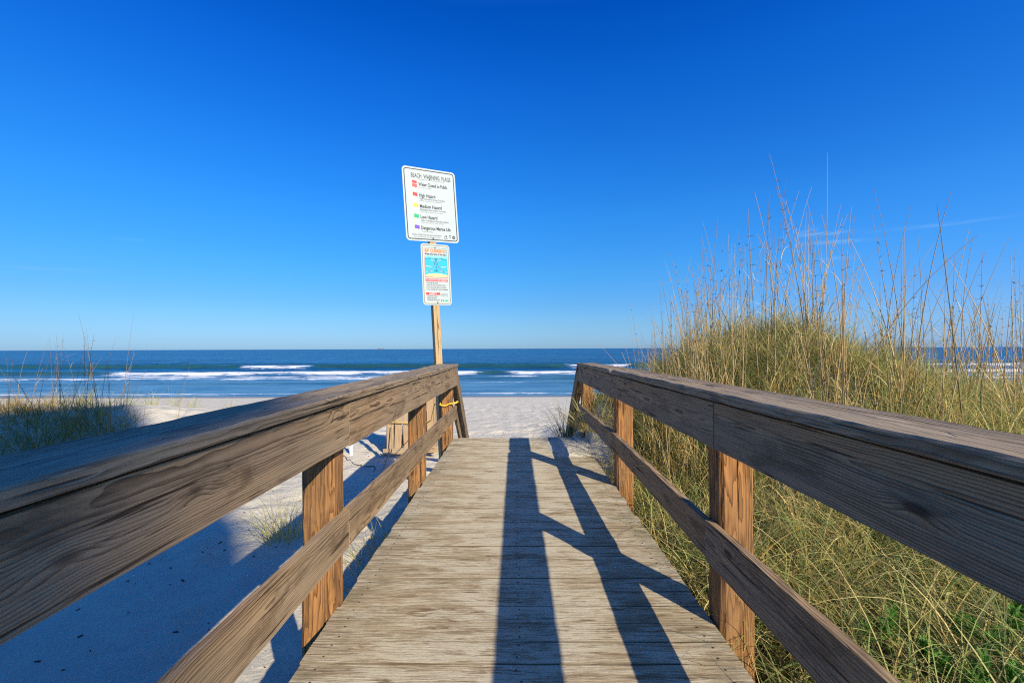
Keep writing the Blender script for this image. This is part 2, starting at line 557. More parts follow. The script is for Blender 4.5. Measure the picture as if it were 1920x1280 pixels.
def sea_material():
    m, t, b = newmat('sea_water')
    geo = N(t, 'ShaderNodeNewGeometry')
    pos = geo.outputs['Position']
    sp = N(t, 'ShaderNodeSeparateXYZ')
    L(t, pos, sp.inputs[0])
    fo = N(t, 'ShaderNodeAttribute', attribute_name='foam').outputs['Fac']
    fa = N(t, 'ShaderNodeAttribute', attribute_name='face').outputs['Fac']
    n1 = noise(t, scalev(t, pos, (0.22, 0.55, 1.0)), 1.0, 3, 0.6, 0.3, True)
    n2 = noise(t, scalev(t, pos, (0.9, 2.2, 1.0)), 1.0, 3, 0.6, 0.2, True)
    sub = N(t, 'ShaderNodeVectorMath', operation='ADD')
    L(t, n1, sub.inputs[0])
    L(t, n2, sub.inputs[1])
    s2 = N(t, 'ShaderNodeVectorMath', operation='SUBTRACT')
    L(t, sub.outputs[0], s2.inputs[0])
    s2.inputs[1].default_value = (1.0, 1.0, 1.0)
    amp = mapr(t, sp.outputs[1], 44.0, 95.0, 0.24, 1.2)
    sc = N(t, 'ShaderNodeVectorMath', operation='SCALE')
    L(t, s2.outputs[0], sc.inputs[0])
    L(t, amp, sc.inputs['Scale'])
    flat = scalev(t, sc.outputs[0], (0.7, 1.0, 0.0))
    ad = N(t, 'ShaderNodeVectorMath', operation='ADD')
    L(t, geo.outputs['Normal'], ad.inputs[0])
    L(t, flat, ad.inputs[1])
    nm = N(t, 'ShaderNodeVectorMath', operation='NORMALIZE')
    L(t, ad.outputs[0], nm.inputs[0])
    big = noise(t, scalev(t, pos, (0.009, 0.028, 1.0)), 1.0, 7, 0.72, 0.4)
    rip = noise(t, scalev(t, pos, (0.11, 0.34, 1.0)), 1.0, 5, 0.68, 0.3)
    mixn = mapr(t, mathn(t, 'ADD', mathn(t, 'MULTIPLY', big, 0.5), mathn(t, 'MULTIPLY', rip, 0.5)), 0.40, 0.62)
    deep = mixc(t, mixn, (0.001, 0.026, 0.080), (0.007, 0.110, 0.245))
    shal = mixc(t, mapr(t, rip, 0.35, 0.65), (0.030, 0.115, 0.200), (0.105, 0.235, 0.330))
    c = mixc(t, mapr(t, sp.outputs[1], 48.0, 100.0), shal, deep)
    c = mixc(t, mathn(t, 'MULTIPLY', fa, 0.9), c, (0.020, 0.075, 0.060))
    fn = noise(t, scalev(t, pos, (0.30, 0.95, 1.0)), 1.0, 6, 0.75, 0.8)
    fm = mapr(t, mathn(t, 'ADD', fo, mathn(t, 'MULTIPLY', mathn(t, 'SUBTRACT', fn, 0.5), 2.2)), 0.40, 0.84)
    fm = mathn(t, 'MULTIPLY', fm, mapr(t, fo, 0.02, 0.15))
    # a few distant whitecaps
    wc = noise(t, scalev(t, pos, (0.06, 0.30, 1.0)), 1.0, 5, 0.75, 0.3)
    fm = mathn(t, 'MAXIMUM', fm, mathn(t, 'MULTIPLY', mathn(t, 'MULTIPLY', mapr(t, wc, 0.735, 0.77), 0.6), mapr(t, sp.outputs[1], 90.0, 130.0)))
    b.inputs['Roughness'].default_value = 0.28
    b.inputs['IOR'].default_value = 1.33
    b.inputs['Specular IOR Level'].default_value = 0.17
    L(t, c, b.inputs['Base Color'])
    L(t, nm.outputs[0], b.inputs['Normal'])
    fb = N(t, 'ShaderNodeBsdfDiffuse')
    fb.inputs['Color'].default_value = (0.70, 0.72, 0.72, 1)
    mx = N(t, 'ShaderNodeMixShader')
    L(t, fm, mx.inputs[0])
    L(t, b.outputs[0], mx.inputs[1])
    L(t, fb.outputs[0], mx.inputs[2])
    out = t.nodes.get('Material Output')
    L(t, mx.outputs[0], out.inputs[0])
    return m


M['sea'] = sea_material()


def leaf_mat(name, attr='tint', trans=0.35, rough=0.6):
    m, t, b = newmat(name)
    a = N(t, 'ShaderNodeAttribute', attribute_name=attr).outputs['Color']
    L(t, a, b.inputs['Base Color'])
    b.inputs['Roughness'].default_value = rough
    b.inputs['Specular IOR Level'].default_value = 0.3
    tr = N(t, 'ShaderNodeBsdfTranslucent')
    L(t, a, tr.inputs['Color'])
    mx = N(t, 'ShaderNodeMixShader')
    mx.inputs[0].default_value = trans
    L(t, b.outputs[0], mx.inputs[1])
    L(t, tr.outputs[0], mx.inputs[2])
    L(t, mx.outputs[0], t.nodes.get('Material Output').inputs[0])
    return m


M['grass'] = leaf_mat('grass_blade', trans=0.40)
M['stalk'] = leaf_mat('dry_stalk', trans=0.1)


def flat_mat(name, c, rough=0.5, spec=0.3, var=0.0, vs=30.0, metal=0.0):
    m, t, b = newmat(name)
    if var:
        geo = N(t, 'ShaderNodeTexCoord').outputs['Object']
        n = noise(t, geo, vs, 4, 0.6)
        L(t, mixc(t, n, tuple(q * (1 - var) for q in c), tuple(min(1, q * (1 + var)) for q in c)), b.inputs['Base Color'])
    else:
        b.inputs['Base Color'].default_value = (*c, 1)
    b.inputs['Roughness'].default_value = rough
    b.inputs['Specular IOR Level'].default_value = spec
    b.inputs['Metallic'].default_value = metal
    return m


M['white'] = flat_mat('sign_white', (0.43, 0.49, 0.48), 0.45, 0.3, 0.04, 6)
M['ink'] = flat_mat('sign_ink', (0.035, 0.035, 0.04), 0.5)
M['grey_ink'] = flat_mat('sign_grey_ink', (0.16, 0.16, 0.17), 0.5)
M['red'] = flat_mat('sign_red', (0.72, 0.045, 0.045), 0.45)
M['orange'] = flat_mat('sign_orange', (0.80, 0.20, 0.05), 0.45)
M['yellow'] = flat_mat('sign_yellow', (0.80, 0.62, 0.04), 0.45)
M['green'] = flat_mat('sign_green', (0.0, 0.40, 0.16), 0.45)
M['purple'] = flat_mat('sign_purple', (0.16, 0.06, 0.46), 0.45)
M['sky_blue'] = flat_mat('sign_sky_blue', (0.02, 0.42, 0.72), 0.45)
M['pale_blue'] = flat_mat('sign_pale_blue', (0.20, 0.62, 0.80), 0.45)
M['tan'] = flat_mat('sign_tan', (0.66, 0.56, 0.28), 0.45)
M['teal'] = flat_mat('sign_teal', (0.02, 0.25, 0.25), 0.45)
M['metal'] = flat_mat('bolt_metal', (0.30, 0.30, 0.30), 0.4, 0.5, metal=1.0)
M['nail'] = flat_mat('rusty_nail', (0.06, 0.035, 0.022), 0.7, 0.3, 0.4, 300)
M['rope'] = flat_mat('yellow_rope', (0.78, 0.50, 0.06), 0.7, 0.2, 0.25, 160)
M['pvc'] = flat_mat('white_stake', (0.80, 0.80, 0.78), 0.4)
M['cord'] = flat_mat('dark_wrack', (0.05, 0.045, 0.035), 0.9, 0.1, 0.4, 60)
M['stucco'] = flat_mat('house_wall', (0.62, 0.56, 0.46), 0.9, 0.2, 0.1, 2)
M['roof'] = flat_mat('house_roof', (0.20, 0.19, 0.19), 0.9, 0.2, 0.25, 3)
M['glass'] = flat_mat('house_glass', (0.03, 0.045, 0.06), 0.08, 0.6)
M['ship'] = flat_mat('ship_paint', (0.12, 0.13, 0.15), 0.6, 0.3, 0.2, 0.2)
M['ship_white'] = flat_mat('ship_white_paint', (0.16, 0.17, 0.19), 0.6, 0.3)
M['shell'] = flat_mat('shell', (0.62, 0.58, 0.50), 0.5, 0.3, 0.3, 90)


# ------------------------------------------------------------------ ground
SEA_Z = -3.0


def ground_h(x, y):
    x = np.asarray(x, float)
    y = np.asarray(y, float)
    base = np.where(y < 11, -0.90, -0.90 - (y - 11) * (2.1 / 31.0))
    base = np.maximum(base, -6.0)
    rs = sstep(0.35, 1.5, x) * sstep(16, 9, y) * 0.42
    dune = 1.78 * np.exp(-(np.abs(x - 3.35) / np.where(x < 3.35, 1.75, 1.75)) ** 2.2 - ((y - 6.2) / np.where(y < 6.2, 2.3, 2.4)) ** 2)
    far_r = 0.88 * np.exp(-((np.minimum(x, 6.3) - 6.3) / 1.7) ** 2 - ((y - 6.0) / 2.8) ** 2)
    spill = 0.74 * np.exp(-((x - 1.15) / 0.62) ** 2 - ((y - 6.45) / 1.0) ** 2)
    left = 0.82 * np.exp(-(np.maximum(x + 9.5, 0) / 4.2) ** 2 - ((y - 11.0) / np.where(y < 11, 3.4, 4.0)) ** 2)
    lump = (fbm(x * 0.9, y * 0.9, 3, 5) - 0.45) * 0.16 * sstep(30, 12, y)
    foot = (fbm(x * 2.7, y * 2.7, 4, 9) - 0.45) * 0.13 * sstep(38, 20, y)
    foot = foot + (fbm(x * 6.5 + 3, y * 6.5, 2, 19) - 0.4) * 0.045 * sstep(14, 9, y)
    under = sstep(1.15, 0.85, np.abs(x)) * sstep(6.7, 6.4, y) * sstep(5.2, 4.8, y)
    h = base + rs + dune + far_r + spill + left + lump + foot
    # under the deck the sand stays below the boards (it only spills over the far right corner)
    cap = -0.28
    onto = 0.085 * np.exp(-((x - 0.95) / 0.30) ** 2 - ((y - 6.05) / 0.70) ** 2) - 0.025
    inside = sstep(1.02, 0.96, np.abs(x)) * sstep(6.9, 6.66, y)
    lim = np.where(y > 4.6, np.where(onto > -0.004, onto, -0.05), cap)
    return np.where(inside > 0.5, np.minimum(h, lim), h)


def axis(segs):
    out = [segs[0][0]]
    for a, b, d in segs:
        n = max(1, int(round((b - a) / d)))
        out += list(np.linspace(a, b, n + 1)[1:])
    return np.array(out)


gx = axis([(-900, -200, 100), (-200, -60, 10), (-60, -14, 1.0), (-14, -1.4, 0.09), (-1.4, 0.3, 0.17), (0.3, 1.5, 0.04), (1.5, 8, 0.12), (8, 16, 0.5), (16, 60, 1.5), (60, 200, 10), (200, 900, 100)])
gy = axis([(-900, -100, 100), (-100, -10, 6), (-10, -1, 0.6), (-1, 5.0, 0.09), (5.0, 7.0, 0.05), (7.0, 15, 0.10), (15, 48, 0.45), (48, 60, 3)])
GX, GY = np.meshgrid(gx, gy)
litter_shade = (sstep(1.05, 1.35, GX) * sstep(9.6, 8.2, GY) * sstep(-0.8, 0.2, GY) * sstep(14, 11, GX))  # where the right grass stands: litter plus painted shade
ground = grid_obj('sand_beach', gx, gy, ground_h(GX, GY), M['sand'], {'litter_shade': litter_shade})
tag(ground, 'pale dry sand of the beach and dunes', kind='structure')


# ------------------------------------------------------------------ sea
def sea_fields(X, Y):
    wob = lambda s, f, a: (fbm(X * f + 50, X * 0 + s * 3.7, 3, s) - 0.45) * a
    h = np.zeros_like(X)
    foam = np.zeros_like(X)
    face = np.zeros_like(X)

    def wave(y0, H, wf, wb, wig, brk, trail, seed, fs=1.0):
        nonlocal h, foam, face
        yc = y0 + wob(seed, 0.035, wig) + wob(seed + 3, 0.16, wig * 0.28)
        d = Y - yc
        hh = H * np.exp(-(d / np.where(d < 0, wf, wb)) ** 2)
        b = brk(X)
        h = np.maximum(h, hh * (1 - 0.25 * b))
        tr = trail * (0.65 + 0.8 * vnoise(X * 0.21, X * 0, seed + 8))
        fm = np.where(d > 0, np.exp(-(d / 0.9) ** 2), np.clip(1 + d / tr, 0, 1) ** 0.8) * b
        foam = np.maximum(foam, fm * fs * (0.55 + 0.75 * fbm(X * 0.12, Y * 0.2, 3, seed + 60)))
        face = np.maximum(face, np.exp(-((d + wf * 0.7) / (wf * 0.9)) ** 2) * (1 - b) * min(1, H / 0.5))

    def span(*rs):
        def f(X):
            o = np.zeros_like(X)
            for a, b, s in rs:
                o = np.maximum(o, sstep(a - s, a + s, X) * sstep(b + s, b - s, X))
            return o
        return f
    wave(43.6, 0.07, 0.8, 2.5, 1.6, span((-300, 300, 5)), 0.9, 1, 0.75)
    wave(49.5, 0.05, 1.0, 2.5, 2.2, span((-300, -60, 8), (-25, -12, 6)), 0.9, 2, 0.30)
    wave(57.0, 0.20, 1.0, 3.0, 2.4, span((-9, 3, 3), (30, 60, 8)), 0.8, 3, 0.5)
    wave(70.5, 0.16, 1.0, 3.0, 3.0, span((-62, -14, 5), (-5, 4, 3), (30, 90, 8)), 2.4, 9, 0.90)
    wave(64.5, 0.26, 1.1, 3.0, 3.5, span((-200, -15, 6), (40, 160, 10)), 2.0, 4, 0.92)
    wave(79.0, 0.62, 1.6, 4.0, 5.5, span((-69, -6, 3), (-1, 15, 3), (19, 300, 6), (-300, -110, 10)), 5.2, 5, 1.0)
    wave(104.0, 0.85, 2.0, 5.0, 7.0, span((-62, -46, 2.0), (11.5, 26, 2), (85, 140, 8)), 5.0, 6, 1.0)
    wave(131.0, 0.35, 2.5, 6.0, 5.0, span((600, 700, 1)), 3.0, 7, 0.4)
    h += (fbm(X * 0.35, Y * 0.8, 3, 40) - 0.45) * 0.26 * sstep(50, 85, Y)
    return SEA_Z + h, foam, face


sx_ = axis([(-40000, -4000, 9000), (-4000, -400, 600), (-400, -165, 15), (-165, 165, 0.6), (165, 400, 15), (400, 4000, 600), (4000, 40000, 9000)])
sy_ = axis([(38, 140, 0.36), (140, 200, 3), (200, 600, 40), (600, 4000, 400), (4000, 40000, 6000)])
SX, SY = np.meshgrid(sx_, sy_)
sh, sf, sfa = sea_fields(SX, SY)
fade = sstep(200, 150, SY) * sstep(300, 200, np.abs(SX))
sh = SEA_Z + (sh - SEA_Z) * fade
sea = grid_obj('sea', sx_, sy_, sh, M['sea'], {'foam': sf * fade, 'face': sfa * fade})
tag(sea, 'blue sea with small breaking waves', kind='structure')

# ------------------------------------------------------------------ boardwalk
DL, DR = -0.90, 0.935           # deck edges
END = 6.64                      # far end of the deck
IL, IR = -0.86, 0.91            # inner faces of the rail boards
SEAM_L, SEAM_R = 1.033, 1.062   # underside of the caps
T = 0.038
walk = empty('boardwalk', (0, 2.5, 0))
tag(walk, 'weathered wooden boardwalk with railings leading down to the beach', 'boardwalk')


def rel(mb):
    for a in mb.v:
        a -= np.array([0, 2.5, 0])
    return mb


# decking: planks across, one mesh
mb = MB()
y = -1.6
while y < END - 0.02:
    w = 0.140
    yc = y + w / 2
    dx0, dx1 = rng.normal(0, 0.004), rng.normal(0, 0.004)
    zc = -T / 2 + rng.normal(0, 0.0009)
    c = ((DL + DR) / 2 + (dx0 + dx1) / 2, yc, zc)
    mb.plank_local((DR - DL + dx1 - dx0, w - 0.0012 - abs(rng.normal(0, 0.0012)), T), c, Matrix.Rotation(rng.normal(0, 0.0012), 4, 'Z') @ Matrix.Rotation(rng.normal(0, 0.0008), 4, 'Y'), 0, 0.0028, 0, 8, 0.0006, 1)
    for xn in (DL + 0.09, 0.01, DR - 0.09):
        for yn in (-0.036, 0.036):
            xx, yy = xn + rng.normal(0, 0.006), yc + yn + rng.normal(0, 0.004)
            r_ = 0.0048
            mb.add([(xx + r_ * math.cos(a), yy + r_ * math.sin(a), zc + T / 2 + 0.0024) for a in np.linspace(0, 2 * math.pi, 9)[:-1]], [tuple(range(8))], 2)
    y += w
rel(mb).build('decking', [M['deck'], M['seam'], M['nail']], walk)
for x in (DL + 0.09, 0.0, DR - 0.09):
    mb = MB()
    mb.plank_local((0.045, END + 1.5, 0.19), (x, (END - 1.6) / 2 - 0.02, -T - 0.097), None, 0, 0.003, 1, 4)
    rel(mb).build('stringer', M['under'], walk)


def post(x, yc, ztop, zbot=-1.6, s=0.155):
    mb = MB()
    mb.plank_local((s, s, ztop - zbot), (x, yc, (ztop + zbot) / 2), Matrix.Rotation(rng.normal(0, 0.02), 4, 'Z'), 0, 0.016, 2, 22, 0.0022)
    return rel(mb).build('post', M['post'], walk)


PS = 0.155
post_y = (-0.05, 2.32, 4.54, 6.54)
for yy in post_y:
    post(IL - T - PS / 2 - 0.002, yy, SEAM_L - 0.003)
for yy in (-0.05, 2.20, 4.36, 6.56):
    post(IR + T + PS / 2 + 0.002, yy, SEAM_R - 0.003)


def rail_board(name, x, y0, y1, z0a, z1a, z0b, z1b, mat, thick=T, seg=None, bev=0.006, wear=0.0011, dx=0.0):
    """upright board along the walk; near end spans z0a..z1a, far end z0b..z1b"""
    Ln = y1 - y0
    seg = seg or max(6, int(Ln / 0.12))
    mb = MB()
    mb.plank_local((thick, Ln, 1.0), (0, 0, 0), None, 0, 0.006, 1, seg, 0.0)
    V = mb.v[-1]
    W = mb.w[-1]
    tt = (V[:, 1] + Ln / 2) / Ln
    zt = V[:, 2] + 0.5
    lo = z0a + (z0b - z0a) * tt
    hi = z1a + (z1b - z1a) * tt
    bow = np.sin(tt * math.pi) * rng.normal(0, 0.003)
    V[:, 2] = lo + (hi - lo) * zt + bow
    V[:, 0] += x + dx * tt + rng.normal(0, wear, len(V))
    V[:, 2] += rng.normal(0, wear, len(V))
    V[:, 1] += (y0 + y1) / 2
    oz = rng.uniform(-0.08, 0.08)
    W[:, 1:] = 0
    # solid-wood coordinate: x along, y thickness, z height
    W[:, 1] = (V[:, 0] - x) + rng.choice([-1, 1]) * rng.uniform(0.03, 0.09)
    W[:, 2] = V[:, 2] - (z0a + z1a) / 2 + oz
    W[:, 0] = V[:, 1] + rng.uniform(0, 60)
    return rel(mb).build(name, mat, walk)


# left side: x of board centre
xl = IL - T / 2
rail_board('side_board', xl, -1.2, 2.352, 0.812, SEAM_L - 0.010, 0.806, SEAM_L - 0.010, M['rail'])
rail_board('side_board', xl + 0.004, 2.356, 6.62, 0.800, SEAM_L - 0.009, 0.775, SEAM_L - 0.001, M['rail'], dx=0.012)
rail_board('lower_rail', xl, -1.2, 2.35, 0.290, 0.480, 0.285, 0.472, M['rail'])
rail_board('lower_rail', xl + 0.004, 2.356, 6.60, 0.290, 0.478, 0.300, 0.480, M['rail'], dx=0.01)
xr = IR + T / 2
rail_board('side_board', xr, -1.2, 2.10, 0.836, SEAM_R - 0.011, 0.836, SEAM_R - 0.011, M['rail'])
rail_board('side_board', xr - 0.003, 2.104, 4.36, 0.838, SEAM_R - 0.010, 0.846, SEAM_R - 0.011, M['rail'])
rail_board('side_board', xr, 4.366, 6.62, 0.832, SEAM_R - 0.011, 0.830, SEAM_R - 0.021, M['rail'])
rail_board('lower_rail', xr - 0.004, -1.2, 2.20, 0.300, 0.492, 0.288, 0.478, M['rail'])
rail_board('lower_rail', xr, 2.205, 4.36, 0.296, 0.468, 0.350, 0.505, M['rail'])
rail_board('lower_rail', xr, 4.366, 6.60, 0.340, 0.502, 0.350, 0.500, M['rail'])


def cap_board(x0, x1, y0, y1, z0a, z0b, tilt=0.0, wear=0.0016, notch=None):
    Ln = y1 - y0
    seg = max(8, int(Ln / 0.05))
    nx = 7
    ts = np.linspace(0, 1, seg + 1)
    th = 0.042
    prof = [(0.0, 0.004), (0.006, 0.0), (1 - 0.006, 0.0), (1.0, 0.004), (1.0, th - 0.007)]
    top = [(u, th) for u in np.linspace(0.975, 0.025, nx)]
    prof = np.array(prof + top + [(0.0, th - 0.007)])
    k = len(prof)
    V = np.zeros((seg + 1, k, 3))
    for i, t in enumerate(ts):
        yy = y0 + Ln * t
        V[i, :, 0] = x0 + (x1 - x0) * prof[:, 0]
        V[i, :, 1] = yy
        V[i, :, 2] = z0a + (z0b - z0a) * t + prof[:, 1] - (prof[:, 0] - 0.5) * tilt
    V[:, :, 2] -= (0.006 * np.sin(prof[:, 0] * math.pi) * (prof[:, 1] > 0.03))[None]      # cupped top
    jit = (fbm(V[:, :, 1] * 9, V[:, :, 0] * 40, 3, int(y0 * 10) + 50) - 0.45) * 0.010
    V[:, :, 2] += jit * (prof[:, 1] > 0.02)[None]
    V[:, :, 0] += (fbm(V[:, :, 1] * 7, V[:, :, 2] * 3 + prof[None, :, 0] * 9, 3, 77) - 0.45) * 0.008
    if notch:                                          # broken, rotted end
        for (ny, nxx, rad, dep) in notch:
            dd = ((V[:, :, 1] - ny) / rad) ** 2 + ((V[:, :, 0] - nxx) / rad) ** 2
            V[:, :, 2] -= np.exp(-dd) * dep * (prof[:, 1] > 0.02)[None]
    F = []
    for i in range(seg):
        for j in range(k):
            a = i * k + j
            b = i * k + (j + 1) % k
            F.append((a, a + k, b + k, b))
    F.append(tuple(range(k)))
    F.append(tuple(reversed(range(seg * k, seg * k + k))))
    Vf = V.reshape(-1, 3)
    W = np.stack([Vf[:, 1] + rng.uniform(0, 60), Vf[:, 2] - z0a + rng.uniform(0.05, 0.09), Vf[:, 0] - (x0 + x1) / 2 + rng.uniform(-0.04, 0.04)], -1)
    mb = MB()
    mb.add(Vf, F, 0, W)
    return rel(mb).build('rail_cap', M['cap'], walk)


cap_board(-1.112, -0.844, -1.2, 4.52, SEAM_L, SEAM_L + 0.003, 0.0)
cap_board(-1.105, -0.835, 4.526, 6.66, SEAM_L + 0.002, SEAM_L + 0.010, 0.0)
cap_board(0.893, 1.150, -1.2, 4.34, SEAM_R, SEAM_R - 0.002, 0.0, notch=[(4.32, 0.90, 0.06, 0.03)])
cap_board(0.897, 1.145, 4.352, 6.66, SEAM_R - 0.002, SEAM_R - 0.012, 0.0, notch=[(4.37, 0.90, 0.05, 0.022)])

# stairs down to the beach at the far end
for i in range(5):
    mb = MB()
    mb.plank_local((1.72, 0.27, T), ((DL + DR) / 2, END + 0.13 + i * 0.255, -0.19 - i * 0.18), None, 0, 0.004, 0, 3, 0.0006)
    rel(mb).build('stair_tread', M['deck'], walk)


def sloped(name, x, y0, z0, y1, z1, wx, depth, mat):
    d = Vector((0, y1 - y0, z1 - z0))
    mb = MB()
    rot = Matrix.Rotation(math.atan2(d.z, d.y), 4, 'X')
    mb.plank_local((wx, d.length, depth), (x, (y0 + y1) / 2, (z0 + z1) / 2), rot, 0, 0.005, 1, 10, 0.001)
    return rel(mb).build(name, mat, walk)


for x in (DL + 0.05, DR - 0.05):
    sloped('stair_stringer', x, END + 0.02, -0.20, END + 1.30, -1.10, 0.04, 0.24, M['under'])
SL = -0.80
for (x, s0) in ((xl, SEAM_L), (xr, SEAM_R - 0.01)):
    sg = -1 if x < 0 else 1
    yb = END + 1.95
    sloped('stair_rail', x, END + 0.03, s0 - 0.10, yb, s0 - 0.10 + SL * (yb - END), T, 0.15, M['rail'])
    sloped('stair_cap', x + sg * 0.045, END + 0.03, s0 + 0.010, yb + 0.05, s0 + 0.010 + SL * (yb + 0.05 - END), 0.14, T, M['cap'])
    sloped('stair_rail', x, END - 0.03, 0.40, yb - 0.1, 0.40 + SL * (yb - 0.07 - END), T, 0.12, M['rail'])
    mb = MB()
    zt = s0 - 0.06 + SL * (yb - 0.1 - END)
    mb.plank_local((0.10, 0.10, zt + 1.6), (x + sg * 0.072, yb - 0.1, (zt - 1.6) / 2), None, 0, 0.006, 2, 6, 0.001)
    rel(mb).build('stair_post', M['post'], walk)

# ------------------------------------------------------------------ warning sign on its leaning pole
PA = R(32)
sign = empty('beach_warning_sign', (-1.045, 6.76, -0.9))
lean = Matrix.Rotation(R(-2.9), 4, 'Y')
sign.rotation_euler = (lean @ Matrix.Rotation(PA, 4, 'Z')).to_euler()
tag(sign, 'tall white sign board above a smaller one on a leaning wooden pole', 'sign')
mb = MB()
mb.plank_local((0.10, 0.10, 4.95), (0, 0.0, 2.29), None, 0, 0.004, 2, 12, 0.0006)
mb.build('pole', M['pole'], sign)


def text_geo(body, size, fit=None, bold=0.0):
    cu = bpy.data.curves.new('txt', 'FONT')
    cu.body = body
    cu.size = size
    cu.resolution_u = 2
    cu.offset = bold
    cu.align_x = 'LEFT'
    ob = bpy.data.objects.new('txt', cu)
    me = bpy.data.meshes.new_from_object(ob)
    V = np.array([v.co[:] for v in me.vertices]).reshape(-1, 3)
    F = [tuple(p.vertices) for p in me.polygons]
    bpy.data.objects.remove(ob)
    bpy.data.curves.remove(cu)
    bpy.data.meshes.remove(me)
    if fit and len(V):
        w = V[:, 0].max() - V[:, 0].min()
        V[:, 0] = (V[:, 0] - V[:, 0].min()) * (fit / w)
    return V, F


class Panel:
    """flat printed sheet in its own plane: u to the right, v up from the lower left corner, slightly thick"""

    def __init__(self, w, h, mats):
        self.w, self.h, self.mb, self.mats = w, h, MB(), mats

    def p(self, u, v, lay):
        return (u - self.w / 2, -0.004 - lay * 0.0012, v)

    def rrect(self, u0, v0, u1, v1, r, lay, mi, n=6):
        pts = []
        for (cx, cy, a0) in ((u1 - r, v0 + r, -90), (u1 - r, v1 - r, 0), (u0 + r, v1 - r, 90), (u0 + r, v0 + r, 180)):
            for i in range(n + 1):
                a = R(a0 + 90 * i / n)
                pts.append((cx + r * math.cos(a), cy + r * math.sin(a)))
        return pts

    def fill(self, pts, lay, mi):
        self.mb.poly([self.p(u, v, lay) for u, v in pts], mi)

    def rect(self, u0, v0, u1, v1, lay, mi):
        self.fill([(u0, v0), (u1, v0), (u1, v1), (u0, v1)], lay, mi)

    def plate(self, r, mi):
        pts = self.rrect(0, 0, self.w, self.h, r, 0, mi)
        k = len(pts)
        V = [self.p(u, v, 0) for u, v in pts] + [(u - self.w / 2, 0.0, v) for u, v in pts]
        F = [tuple(range(k)), tuple(reversed(range(k, 2 * k)))] + [(i, i + k, (i + 1) % k + k, (i + 1) % k) for i in range(k)]
        self.mb.add(V, F, mi)

    def border(self, ins, wd, r, lay, mi):
        a = self.rrect(ins, ins, self.w - ins, self.h - ins, r, lay, mi)
        b = self.rrect(ins + wd, ins + wd, self.w - ins - wd, self.h - ins - wd, max(r - wd, 0.002), lay, mi)
        k = len(a)
        V = [self.p(u, v, lay) for u, v in a] + [self.p(u, v, lay) for u, v in b]
        self.mb.add(V, [(i, (i + 1) % k, (i + 1) % k + k, i + k) for i in range(k)], mi)

    def text(self, body, u, v, size, lay, mi, fit=None, bold=0.0):
        V, F = text_geo(body, size, fit, bold)
        if len(V):
            self.mb.add([self.p(u + a, v + b, lay) for a, b, _ in V], F, mi)

    def stroke(self, pts, wd, lay, mi):
        for (a, b) in zip(pts[:-1], pts[1:]):
            d = np.array(b) - np.array(a)
            n = np.array([-d[1], d[0]])
            n = n / (np.linalg.norm(n) + 1e-9) * wd / 2
            e = d / (np.linalg.norm(d) + 1e-9) * wd * 0.3
            a2, b2 = np.array(a) - e, np.array(b) + e
            self.fill([a2 - n, b2 - n, b2 + n, a2 + n], lay, mi)


WH, IK, GI, RD, YE, GR, PU, OR, SB, PB, TN, TE = range(12)
PM = [M[k] for k in ('white', 'ink', 'grey_ink', 'red', 'yellow', 'green', 'purple', 'orange', 'sky_blue', 'pale_blue', 'tan', 'teal')]

W1, H1 = 0.80, 1.03
P1 = Panel(W1, H1, PM)
P1.plate(0.055, WH)
P1.border(0.022, 0.013, 0.040, 1, IK)


def frac(fu, fv):
    return fu * W1, fv * H1


P1.text('BEACH  WARNING  FLAGS', 0.125, 0.885, 0.086, 1, IK, 0.60, 0.0012)
P1.text('Warning flags indicating water conditions may be posted', 0.22, 0.862, 0.022, 1, GI, 0.40)
rows = [(0.775, 'Water Closed to Public', 0.425, RD, None, None), (0.620, 'High Hazard', 0.235, RD, 'High Surf and/or Strong Currents', 0.38),
        (0.468, 'Medium Hazard', 0.320, YE, 'Moderate Surf and/or Currents', 0.385), (0.318, 'Low Hazard', 0.245, GR, 'Calm Conditions, Exercise Caution', 0.42),
        (0.165, 'Dangerous Marine Life', 0.435, PU, None, None)]
for i, (v, txt, fit, ci, sub, sfit) in enumerate(rows):
    u = 0.228
    P1.text(txt, u, v, 0.068, 1, IK, fit * 1.03, 0.0018)

    def flag(vb, vt):
        pts = []
        for q in range(7):
            pts.append((0.135 + q * 0.0115, vb + 0.004 * math.sin(q * 1.0)))
        top_ = [(a, b + (vt - vb)) for a, b in reversed(pts)]
        P1.fill(pts + top_, 2, ci)
    if i == 0:
        flag(v + 0.028, v + 0.066)
        flag(v - 0.025, v + 0.017)
        P1.text('NO SWIM', 0.142, v - 0.012, 0.018, 3, WH, 0.055)
        P1.text('Red over red flags', u, v - 0.030, 0.022, 1, GI, 0.18)
    else:
        flag(v + 0.006, v + 0.054)
    P1.stroke([(0.134, v - 0.085 if i < 4 else v - 0.055), (0.134, v + 0.064)], 0.0035, 1, TN)
    if sub:
        P1.text(sub, u + 0.004, v - 0.036, 0.034, 1, GI, sfit, 0.0009)
        P1.text(('Red flag, swimming is not recommended', 'Yellow flag, use caution near the water', 'Green flag, watch the water carefully')[i - 1], u + 0.004, v - 0.062, 0.022, 1, GI, 0.34)
    if i == 4:
        P1.text('Purple flag, stinging', u + 0.01, v - 0.034, 0.022, 1, GI, 0.16)
P1.text('Absence of Flags Does Not Assure Safe Waters', 0.085, 0.080, 0.030, 1, GI, 0.44, 0.0006)
P1.text('For more information ask a lifeguard on duty', 0.115, 0.052, 0.026, 1, GI, 0.38)
